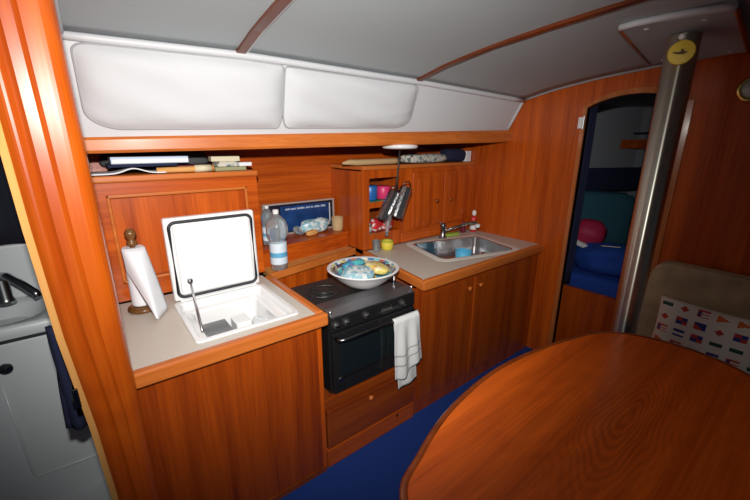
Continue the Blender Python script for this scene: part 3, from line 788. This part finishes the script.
single('soap_bottle', lathe([(.020, 0), (.024, .006), (.024, .06), (.012, .085), (.010, .10), (0, .102)], (2.475, 1.945, .879), 18), M['maroon'], (2.475, 1.945, .879), 'small dark red bottle, left of the white-capped one', 'bottle', smooth=True)
r = thing('yellow_pot', 'small yellow pot on the worktop below the cubbies', 'pot', (1.615, 1.93, .879))
fin('body', lathe([(.034, 0), (.042, .008), (.046, .040), (.042, .062), (.036, .062), (.032, .012), (0, .010)], (1.615, 1.93, .879), 22), M['yellow'], r, smooth=True)
fin('rim', lathe([(.036, .061), (.044, .061), (.045, .067), (.037, .068)], (1.615, 1.93, .879), 22, cap=False), M['lime'], r, smooth=True)
single('drinking_glass', lathe([(.024, 0), (.026, .004), (.030, .075), (.028, .075), (.023, .008), (0, .006)], (1.535, 1.955, .879), 20), M['clear'], (1.535, 1.955, .879), 'small clear glass beside the yellow pot', 'glass', smooth=True)

# upper cabinet, right
UX0, UX1 = 1.448, 2.628
r = thing('wall_cabinet', 'teak wall cabinet with open cubbies and two doors above the sink', 'wall cabinet', (2.04, 2.2, .878))
fin('side_panel', bx(UX0, UX0+.02, 2.01, 2.398, .885, 1.43), M['wood_z'], r)
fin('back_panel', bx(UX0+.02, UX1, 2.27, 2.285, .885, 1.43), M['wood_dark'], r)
fin('cubby_divider', bx(1.82, 1.84, 2.02, 2.27, .885, 1.43), M['wood_z'], r)
fin('cubby_shelf', bx(UX0+.02, 1.82, 2.015, 2.27, 1.185, 1.203), M['wood_x'], r)
fin('cubby_floor', bx(UX0+.02, 1.82, 2.015, 2.27, .965, .985), M['wood_x'], r)
fin('face_frame', plate([(UX0, .885), (UX1, .885), (UX1, 1.438), (UX0, 1.438)], [rrect(1.645, 1.300, .285, .165, .012, 3), rrect(1.645, 1.085, .285, .185, .012, 3)], 1.992, 2.012, lambda x, y, z: (x, z, y)), M['wood_z'], r)
for x0, x1, kx in ((1.90, 2.235, 2.15), (2.250, 2.600, 2.315)):
    d = fin('door', bx(x0, x1, 1.978, 1.9915, .985, 1.405), M['wood_z'], r, bev=.005)
    fin('door_panel', bx(x0+.05, x1-.05, 1.974, 1.980, 1.03, 1.36), M['wood_z'], d, bev=.004)
    fin('knob', turn(lathe([(.010, 0), (.011, .008), (.019, .016), (.016, .026), (0, .029)], (kx, 1.978, 1.175), 16), (kx, 1.978, 1.175), (R(90), 0, 0)), M['wood_dark'], d, smooth=True)
fin('base_rail', bx(UX0+.35, UX1, 1.980, 1.9915, .886, .965), M['wood_x'], r, bev=.004)
fin('shelf_top', bx(UX0-.005, UX1, 1.975, 2.398, 1.438, 1.466), M['wood_trim'], r, bev=.008)
# cubby contents
def tub_(name, label, cat, m, x, y, z, rr_, h, lidm=None):
    o = single(name, lathe([(rr_*.85, 0), (rr_, .01), (rr_, h-.01), (rr_*.9, h), (0, h)], (x, y, z), 20), M[m], (x, y, z), label, cat, smooth=True)
    if lidm: fin('lid', lathe([(rr_*1.04, h-.012), (rr_*1.04, h+.006), (0, h+.008)], (x, y, z), 20), M[lidm], o)
    return o
tub_('blue_jar', 'round blue jar in the upper cubby, left of the pink one', 'jar', 'blue', 1.585, 2.09, 1.219, .052, .105)
tub_('pink_jar', 'pink jar in the upper cubby, beside the blue one', 'jar', 'pink', 1.705, 2.09, 1.219, .056, .095)
single('tray', obox(B(), (1.645, 2.10, 1.211), (.28, .14, .012), (0, 0, 0)), M['green'], (1.645, 2.10, 1.205), 'flat green tray under the jars in the upper cubby', 'tray', bev=.004)
single('wrapped_packet', puffy((1.610, 2.06, 1.035), (.10, .08, .095), (0, .2, .2), 2.6, 12, .06, 4), M['red_white'], (1.61, 2.06, .987), 'red and white wrapped packet in the lower cubby, on the left', 'packet', smooth=True)
single('wrapped_packet', puffy((1.715, 2.06, 1.033), (.10, .08, .09), (0, -.3, 0), 2.6, 12, .06, 9), M['red_white'], (1.715, 2.06, .987), 'red wrapped packet in the lower cubby, behind the hanging graters', 'packet', smooth=True)
single('small_tin', lathe([(.026, 0), (.028, .004), (.028, .07), (.026, .074), (0, .074)], (1.535, 2.055, .986), 18), M['pattern_cloth'], (1.535, 2.055, .986), 'small grey patterned tin at the left end of the lower cubby', 'tin', smooth=False)

# hanging utensils
r = thing('hanging_hook_disc', 'white disc with a dark cord hanging under the long teak beam', 'hook', (1.62, 1.78, 1.600))
HX, HY = 1.63, 1.83
fin('disc', lathe([(.03, -.018), (.105, -.014), (.118, -.004), (.112, .008), (.03, .016), (0, .018)], (HX, HY, 1.592), 32), M['white_gloss'], r, smooth=True)
fin('cord', tube([(HX, HY, 1.58), (HX-.008, HY, 1.48), (HX-.016, HY+.005, 1.38), (HX-.022, HY+.005, 1.305)], .006, 8), M['black_matt'], r, smooth=True)
fin('hook', tube([(HX-.022, HY+.005, 1.31), (HX-.05, HY, 1.295), (HX+.03, HY, 1.293)], .005, 8), M['black_matt'], r, smooth=True)
def grater(label, top, bot, rad):
    T, Bt = Vector(top), Vector(bot); ax = (Bt - T); Lh = ax.length
    r = thing('grater', label, 'grater', top, 'metal graters on the hook')
    def conv(bm):
        q = Vector((0, 0, -1)).rotation_difference(ax.normalized())
        bmesh.ops.transform(bm, matrix=Matrix.Translation(T) @ q.to_matrix().to_4x4(), verts=bm.verts); return bm
    fin('sleeve', conv(lathe([(rad, -Lh), (rad*1.0, -Lh*.97), (rad*.92, -.01), (rad*.90, 0)], (0, 0, 0), 8, cap=False)), M['steel'], r, solid=.003)
    bm = B()
    for j in range(7):
        for i in range(8):
            a = 2*PI*(i + .5*(j % 2) + .25)/8; z = -Lh*(.14 + .115*j)
            bmesh.ops.create_icosphere(bm, subdivisions=1, radius=.0055, matrix=Matrix.Translation((rad*.93*math.cos(a), rad*.93*math.sin(a), z)))
    fin('teeth', conv(bm), M['chrome_dark'], r, kind='stuff')
    fin('handle', conv(tube([(-rad*.8, 0, 0), (-rad*.6, 0, .03), (0, 0, .045), (rad*.6, 0, .03), (rad*.8, 0, 0)], .004, 8)), M['chrome_dark'], r, smooth=True)
    return r
grater('steel grater hanging lower on the left side of the hook', (1.585, 1.825, 1.305), (1.475, 1.825, 1.135), .036)
grater('steel grater hanging on the right side of the hook, nearest the doors', (1.685, 1.815, 1.325), (1.595, 1.815, 1.135), .044)
single('whisk', tube([(1.59, 1.87, 1.225), (1.578, 1.87, 1.15), (1.572, 1.87, 1.10), (1.563, 1.87, 1.05), (1.558, 1.87, 1.0)], [.012, .022, .020, .016, .010], 12), M['clear'], (1.59, 1.87, 1.225), 'pale translucent spatula hanging below the two graters', 'spatula', smooth=True)

# ------------------------------------------------------------------ on the left cabinet's top
ZS = 1.471
def slab(name, label, cat, m, x0, x1, y0, y1, z, h, rz=0, group=None, bev=.003):
    return single(name, obox(B(), ((x0+x1)/2, (y0+y1)/2, z+h/2), (x1-x0, y1-y0, h), (0, 0, R(rz))), M[m], ((x0+x1)/2, (y0+y1)/2, z), label, cat, group, bev=bev)
def paper_pile(u, v):
    x = lerp(.015, .30, u); y = lerp(1.985, 2.18, v)
    return (x, y, ZS + .006 + .022*math.exp(-((u-.55)/.17)**2)*(1-.3*v))
single('loose_papers', grid(paper_pile, 24, 6), M['paper'], (.16, 2.08, ZS), 'curled white papers lying at the front left of the left cabinet top', 'papers', smooth=True, solid=.005)
slab('folder', 'dark navy folder under the white binder on the left cabinet', 'folder', 'navy', .08, .36, 2.03, 2.24, ZS+.032, .012)
o = slab('ring_binder', 'white and blue binder lying on the navy folder', 'binder', 'paper_blue', .095, .415, 2.045, 2.25, ZS+.045, .032)
fin('pages', obox(B(), (.255, 2.042, ZS+.058), (.312, .012, .018), (0, 0, 0)), M['paper'], o)
slab('book', 'maroon book lying behind the orange rolled chart', 'book', 'maroon', .30, .56, 2.10, 2.26, ZS, .030, 4)
r = thing('rolled_chart', 'orange and cream rolled chart at the front of the left cabinet top', 'chart', (.40, 2.02, ZS))
fin('roll', tube([(.265, 2.015, ZS+.014), (.40, 2.01, ZS+.015), (.52, 2.01, ZS+.017)], [.013, .014, .016], 14), M['orange_paper'], r, smooth=True)
fin('band', tube([(.43, 2.01, ZS+.017), (.505, 2.01, ZS+.0175)], .0175, 14), M['paper_cream'], r, smooth=True)
slab('box', 'cream long box on top of the small pile, right end of left cabinet', 'box', 'paper_cream', .525, .67, 2.05, 2.12, ZS+.046, .026, -3)
slab('box', 'white printed packet in the small pile, under the cream box', 'packet', 'pattern_cloth', .545, .645, 2.03, 2.12, ZS+.020, .026, 2)
slab('camera_case', 'olive canvas pouch under the printed packet on the left cabinet', 'pouch', 'olive', .53, .69, 2.02, 2.14, ZS, .019)
slab('box', 'small lilac box at the right end of the left cabinet top', 'box', 'paper', .655, .725, 2.03, 2.09, ZS+.020, .020, 5)
single('rucksack', puffy((.32, 2.32, ZS+.055), (.50, .10, .105), (0, 0, 0), 3, 14, .05, 8), M['greycloth'], (.32, 2.32, ZS+.001), 'dark grey cloth bundle at the back of the left cabinet top', 'bundle', smooth=True)
# on the right cabinet's top
r = thing('rolled_chart', 'pale rolled charts with a tapered left end, on the right cabinet top', 'chart', (1.6, 2.03, 1.467))
fin('roll', tube([(1.315, 2.03, 1.487), (1.37, 2.03, 1.492), (1.42, 2.03, 1.489), (1.75, 2.03, 1.491), (1.80, 2.03, 1.491)], [.006, .018, .020, .020, .020], 14), M['tan'], r, smooth=True)
single('folded_cloth', puffy((2.08, 2.05, 1.502), (.44, .12, .066), (0, 0, 0), 4, 14, .04, 2), M['pattern_cloth'], (2.08, 2.05, 1.467), 'grey patterned folded cloth on the right cabinet top', 'cloth', smooth=True)
single('navy_pouch', puffy((2.435, 2.07, 1.520), (.24, .13, .102), (0, 0, 0), 4, 14, .03, 5), M['navy'], (2.435, 2.07, 1.467), 'navy blue pouch beside the patterned cloth on the cabinet top', 'pouch', smooth=True)
slab('box', 'small white box at the far right end of the right cabinet top', 'box', 'paper', 2.562, 2.625, 2.03, 2.10, 1.467, .085, 0)

# ------------------------------------------------------------------ table
r = thing('table', 'large oval teak table with a raised rim in the foreground', 'table', (1.2, .25, 0))
pts = [(.495, .531), (.625, .609), (.872, .689), (1.223, .724), (1.623, .669), (1.904, .559), (2.012, .309), (1.935, .045), (1.62, -.13), (1.2, -.19), (.8, -.15), (.50, .02), (.405, .28)]
out = spline([(x, y, 0) for x, y in pts], 10)
cx, cy = 1.2, .28
def inset(d): 
    n = len(out); res = []
    for i in range(n):
        a, b = Vector(out[i-1]), Vector(out[(i+1) % n]); t = (b-a).normalized()
        res.append((out[i][0] + t.y*d, out[i][1] - t.x*d))
    return res
i1 = inset(.022)
fin('top', plate(i1, [], .690, .720), M['wood_table'], r)
rings = [[(x, y, z) for x, y in inset(d)] for d, z in [(.0225, .7205), (.018, .7235), (.008, .7235), (.001, .718), (0, .708), (.002, .690), (.010, .683), (.0225, .683)]]
fin('rim', loft(rings), M['wood_dark'], r, smooth=True)
fin('pedestal', lathe([(.11, 0), (.10, .02), (.05, .05), (.045, .62), (.09, .66), (.12, .683)], (1.25, .27, .001), 24), M['wood_z'], r)

# ------------------------------------------------------------------ mast post
MX, MY, MR = 2.055, .547, .057
def mast_top(): return ceil_pt(MX, e_y(MX) - MY)[2]
r = thing('mast_post', 'tall polished steel mast post standing before the arched doorway', 'mast', (MX, MY, 0))
fin('tube', lathe([(MR, .02), (MR, 2.036)], (MX, MY, 0), 40), M['mast'], r, smooth=True)
fin('foot', lathe([(.10, .001), (.10, .012), (MR+.012, .02), (MR+.012, .05), (MR, .055)], (MX, MY, 0), 32), M['steel'], r, smooth=False)
fin('bolt_head', turn(lathe([(.012, 0), (.010, .012), (0, .014)], (MX-.060, MY-.008, 2.020), 12), (MX-.060, MY-.008, 2.020), (0, R(-90), 0)), M['white'], r)
# round yellow dial strapped to the mast, turned towards the cabin
dn = Vector((-MX, -MY, 0)).normalized()
r = thing('dial', 'round yellow dial with a brown bird mark, near the top of the mast', 'dial', (MX + dn.x*(MR+.004), MY + dn.y*(MR+.004), 1.962))
dc = Vector((MX, MY, 1.962)) + dn*(MR + .009)
q = Vector((0, 0, 1)).rotation_difference(dn).to_matrix().to_4x4()
def onto(bm): bmesh.ops.transform(bm, matrix=Matrix.Translation(dc) @ q, verts=bm.verts); return bm
fin('face', onto(lathe([(.044, -.008), (.046, .0), (.043, .006), (0, .007)], (0, 0, 0), 32)), M['disc'], r)
tt = Vector((-dn.y, dn.x, 0))
def dpt(a, b, c=.008): return dc + tt*a + Vector((0, 0, b)) + dn*c
bm = B()
poly = [(.8*x_, .8*z_) for x_, z_ in [(-.026, -.002), (-.010, .004), (-.004, .016), (.004, .012), (.004, .002), (.024, .002), (.040, .006), (.026, -.006), (.006, -.010), (-.008, -.012)]]
a_ = [bm.verts.new(dpt(-x, z, .0072)) for x, z in poly]; b_ = [bm.verts.new(dpt(-x, z, .0085)) for x, z in poly]
bm.faces.new(b_)
for i in range(len(poly)): j = (i+1) % len(poly); bm.faces.new((a_[i], a_[j], b_[j], b_[i]))
fin('bird_mark', bm, M['sepia'], r)
# collar box round the mast head
r = thing('mast_collar', 'white boxed collar on the ceiling around the mast head', 'mast collar', (2.1, .55, 2.03))
qa = [(1.833, .713), (1.892, .374), (2.53, .42), (2.50, .79)]
def plate_z(x): return lerp(2.058, 2.018, (x - 1.85)/.67)
ct = lambda p: ceil_pt(p[0], e_y(p[0]) - p[1])[2]
bm = B(); bot = [bm.verts.new((x, y, plate_z(x))) for x, y in qa]; topv = [bm.verts.new((x, y, ct((x, y)) + .003)) for x, y in qa]
bm.faces.new(bot)
bm.faces.new(topv[::-1])
for i in range(4): j = (i+1) % 4; bm.faces.new((bot[i], bot[j], topv[j], topv[i]))
fin('box', bm, M['vinyl'], r)
fin('front_lip', tube([(1.833, .716, 2.064), (1.838, .66, 2.068), (1.852, .56, 2.071), (1.870, .47, 2.071), (1.888, .40, 2.068), (1.893, .370, 2.064)], .013, 10), M['white_liner'], r, smooth=True)
fin('side_batten', tube([(1.895, .368, 2.054), (2.53, .414, 2.018)], .010, 8), M['wood_dark'], r, smooth=True)
fin('side_batten', tube([(1.86, .718, 2.056), (2.50, .794, 2.018)], .004, 8), M['wood_dark'], r, smooth=True)
for x, y in ((1.90, .64), (1.93, .46), (2.44, .72), (2.47, .47)):
    fin('screw_cap', lathe([(0, -.006), (.010, -.004), (.011, 0)], (x, y, plate_z(x) - .001), 14), M['white_liner'], r)

# brass bulkhead lamp
r = thing('wall_lamp', 'round brass lamp on the forward bulkhead near the right edge', 'lamp', (XB, .375, 1.862))
def onx_(bm): return turn(bm, (XB, .375, 1.862), (0, R(-90), 0))
fin('brass_ring', onx_(lathe([(.066, 0), (.068, .008), (.060, .022), (.050, .026), (.046, .020)], (XB, .375, 1.862), 36)), M['brass'], r, smooth=True)
fin('glass', onx_(lathe([(.048, .018), (.036, .030), (.018, .036), (0, .038)], (XB, .375, 1.862), 30)), M['glass_dim'], r, smooth=True)

# ------------------------------------------------------------------ settee
r = thing('settee', 'taupe suede settee with its backrest against the forward bulkhead', 'settee', (2.3, -.1, 0))
fin('base', bx(2.16, 2.60, -1.2, .47, .001, .26), M['wood_z'], r)
fin('seat_cushion', puffy((2.30, -.34, .330), (.44, 1.64, .15), (0, 0, 0), 9, 20), M['suede'], r, smooth=True)
bm = B()
bk = [(.640, .46), (.590, .90), (.565, .945), (.52, .956), (-.2, .945), (-1.2, .93), (-1.2, .46)]
bm = plate(bk, [], 2.505, 2.622, lambda x, y, z: (z - (.02 if z < 2.55 else 0)*(1 - (y-.46)/.5), x, y))
fin('backrest', bm, M['suede'], r, bev=.028, smooth=True)
# signal flag pillow
PW, PH = .62, .40
CELLS = {}
rnd = random.Random(12)
kinds = ['bars_g', 'pennant', 'cross', 'bars_b', 'bars_r', 'quarter', 'bars_r', 'bars_g', 'tri']
def flag_mi(u, v):
    # eight columns by five rows of small signal flags
    cu, cv = u*8, v*6; i, j = int(cu), int(cv); fu, fv = cu - i, cv - j
    if not (.16 < fu < .84 and .22 < fv < .80): return 0
    fu = (fu-.16)/.68; fv = (fv-.22)/.58
    k = (i*3 + j*5 + (i*j) % 4) % 9
    t = kinds[k]
    if t == 'bars_g': return 3 if .25 < fv < .75 else 0
    if t == 'bars_b': return 2 if (fv < .3 or fv > .7) else 0
    if t == 'bars_r': return 1 if int(fv*5) % 2 == 0 else 2 if fu < .3 else 0
    if t == 'pennant': return 5 if abs(fv-.5) < .5*(1-fu) else 0
    if t == 'cross': return 1 if abs(fv-.5) + abs(fu-.5) < .42 else 0
    if t == 'quarter': return 2 if (fu < .5) == (fv < .5) else 1
    if t == 'diag': return 4 if abs(fu - fv) < .22 or abs(fu + fv - 1) < .22 else 0
    if t == 'blk': return 4 if fv > .35 else 1
    return 1 if fu + fv < .9 else 2
def pil(side):
    def fn(u, v):
        a, b = 2*u-1, 2*v-1
        k = (max(0, 1-abs(a)**3.2)*max(0, 1-abs(b)**3.2))**.55
        pinch = 1 - .05*(abs(a)**2*(1-abs(b)) ) - .03*(1-abs(a))*abs(b)**2
        return Vector((side*(.012 + .070*k) if k > 0 else 0, -a*PW/2*(1-.04*(1-b*b)), b*PH/2*(1-.05*(1-a*a))))
    return fn
bm = grid(pil(-1), 112, 84, mi=flag_mi)
grid(pil(1), 28, 21, bm)
m_ = Matrix.Translation((2.37, .19, .60)) @ __import__('mathutils').Euler((0, R(14), R(0))).to_matrix().to_4x4()
bmesh.ops.transform(bm, matrix=m_, verts=bm.verts)
single('pillow', bm, [M['pillow'], M['f_red'], M['f_blue'], M['f_green'], M['f_black'], M['f_or']], (2.36, .2, .47), 'off-white pillow printed with signal flags leaning on the settee backrest', 'pillow', smooth=True)

# ------------------------------------------------------------------ forecabin seen through the doorway
fin('wall_forecabin_side', plate([(2.67, 2.10), (4.6, 1.2), (4.6, 1.24), (2.67, 2.14)], [], 0, 2.0), M['shaded_liner'], kind='structure')
fin('wall_forecabin_end', bx(4.3, 4.34, -1.0, 1.5, 0, 2.0), M['shaded_liner'], kind='structure')
fin('ceiling_forecabin', bx(2.67, 4.34, -1.2, 2.12, 1.95, 1.98), M['shaded_liner'], kind='structure')
fin('floor_forecabin', bx(2.67, 4.34, -1.2, 2.12, -.04, .0), M['carpet'], kind='structure')
r = thing('berth', 'forecabin berth with teak front and blue cover behind the doorway', 'berth', (3.4, .9, 0))
fin('front', bx(2.84, 2.87, -.4, 1.95, .0, .535), M['wood_z'], r)
fin('mattress', plate([(2.88, 1.90), (3.95, 1.42), (3.95, -.35), (2.88, -.35)], [], .50, .64), M['blue_cloth'], r, bev=.04, smooth=True)
single('duvet', puffy((3.12, 1.02, .745), (.42, .50, .24), (0, .2, .4), 2.6, 16, .08, 3), M['blue_cloth'], (3.12, 1.02, .60), 'rumpled bright blue duvet heaped on the forecabin berth', 'duvet', smooth=True)
single('sail_bag', puffy((3.10, 1.185, .925), (.22, .24, .22), (.2, .2, .3), 2.3, 14, .06, 7), M['crimson'], (3.25, 1.36, .77), 'crimson bag lying on the blue duvet in the forecabin', 'bag', smooth=True)
single('white_towel', puffy((3.03, 1.18, .835), (.12, .26, .05), (.35, .1, .3), 2.4, 12, .08, 2), M['cotton'], (3.16, 1.28, .75), 'white cloth under the crimson bag', 'cloth', smooth=True)
single('cushion', puffy((3.50, 1.36, .98), (.20, .62, .46), (0, .05, .35), 9, 14, .02, 2), M['teal'], (3.5, 1.36, .75), 'dark teal cushion standing behind the crimson bag', 'cushion', smooth=True)
single('magazine', obox(B(), (2.99, .985, .872), (.08, .12, .006), (0, .25, .5)), M['paper_cream'], (2.99, .985, .83), 'pale magazine lying on the blue duvet', 'magazine')
r = thing('forecabin_shelf', 'dark shelf with a teak fiddle along the forecabin side', 'shelf', (3.5, 1.5, 1.2))
fin('shelf_board', plate([(3.0, 1.90), (4.28, 1.30), (4.28, 1.0), (3.0, 1.62)], [], 1.28, 1.30), M['navy'], r)
fin('net', plate([(3.0, 1.61), (4.28, .99), (4.28, 1.0), (3.0, 1.62)], [], 1.215, 1.41), M['navy'], r)
r = thing('overhead_locker', 'small teak rail under a dark shelf high in the forecabin', 'rail', (3.3, 1.1, 1.6))
fin('ledge', bx(4.16, 4.295, -.9, 1.35, 1.70, 1.715), M['blackcloth'], r)
fin('rail', bx(4.10, 4.16, .2, 1.42, 1.57, 1.65), M['wood_x'], r)
# navy curtain drawn to the left of the doorway
def curtain(u, v):
    return (XB + .10 + .016*math.sin(2*PI*4*u), lerp(1.12, 1.30, u) - .02*v*(1-v), lerp(.60, 1.90, v))
single('door_curtain', grid(curtain, 48, 10), M['navy'], (XB+.10, 1.2, .6), 'navy curtain gathered at the left of the arched doorway', 'curtain', smooth=True, solid=.004)

# ------------------------------------------------------------------ head compartment, left of the post
fin('floor_head', bx(-1.2, -.10, 1.1, 2.34, .001, .012), M['gel'], kind='structure')
fin('wall_head_side', bx(-1.3, -.10, 2.34, 2.38, 0, 2.05), M['gel'], kind='structure')
r = thing('washbasin_unit', 'white moulded washbasin unit left of the teak post', 'washbasin', (-.5, 2.1, 0))
fin('cabinet', bx(-1.0, -.106, 1.935, 2.335, .001, .835), M['gel'], r, bev=.01)
dd = fin('door', bx(-.80, -.150, 1.918, 1.935, .30, .78), M['gel'], r, bev=.01)
bm = B(); 
tube([(-.418, 1.931, .66), (-.412, 1.931, .40), (-.408, 1.931, .20), (-.40, 1.931, .182), (-.20, 1.931, .172), (-.12, 1.931, .172)], .005, 8, bm)
bpy.data.objects.remove(dd)
fin('panel_bead', bm, M['gel'], r, smooth=True)
fin('door_knob', turn(lathe([(.010, 0), (.010, .012), (.022, .018), (.022, .026), (0, .030)], (-.388, 1.934, .738), 18), (-.388, 1.934, .738), (R(90), 0, 0)), M['chrome_dark'], r)
fin('painted_gap_shadow', bx(-1.0, -.106, 1.930, 2.0, .836, .850), M['rubber'], r)  # black strip put in for the shadow under the basin lip
rings = []
def brect(w, d, rd, z, dy=0): return [(x, y, z) for x, y in rrect(-.56, 2.13+dy, w, d, rd, 8)]
rings = [brect(.90, .40, .05, .850), brect(.905, .414, .05, .868), brect(.905, .414, .05, .894), brect(.89, .395, .05, .904), brect(.64, .30, .13, .902, -.015), brect(.60, .265, .12, .885, -.015), brect(.50, .19, .09, .80, -.01), brect(.30, .10, .04, .775)]
fin('basin', loft(rings, cap1=True), M['gel'], r, smooth=True)
fin('splashback', bx(-1.0, -.106, 2.300, 2.338, .90, 1.160), M['gel'], r, bev=.012)
r = thing('faucet', 'dark chrome swivel faucet on the white washbasin unit', 'faucet', (-.40, 2.25, .905))
fin('body', lathe([(.034, 0), (.030, .02), (.026, .03), (.028, .13), (.024, .145), (0, .15)], (-.385, 2.235, .904), 20), M['chrome_mid'], r, smooth=True)
fin('spout', tube([(-.385, 2.23, 1.035), (-.35, 2.18, 1.045), (-.30, 2.12, 1.010), (-.262, 2.07, .980), (-.256, 2.062, .965)], [.020, .018, .016, .016, .014], 12), M['chrome_mid'], r, smooth=True)
def jk(u, v):
    return (lerp(-1.0, -.115, u), 2.292 + .012*math.sin(2*PI*7*u) - .02*math.sin(PI*v), lerp(1.165, 1.95, v))
single('hanging_jacket', grid(jk, 60, 8), M['blackcloth'], (-.5, 2.29, 1.165), 'dark navy cloth hanging above the washbasin', 'jacket', smooth=True, solid=.01)
def ht(u, v):
    w_ = lerp(.060, .032, v); x0 = lerp(-.192, -.176, v)
    return (x0 + u*w_, 1.42 + .012*math.sin(9*u+2*v), lerp(.69 - .03*u + .02*u*u, 1.06, v))
single('hand_towel', grid(ht, 14, 16), M['navy'], (-.16, 1.42, 1.06), 'dark navy hand towel hanging behind the left edge of the post', 'towel', smooth=True, solid=.014)
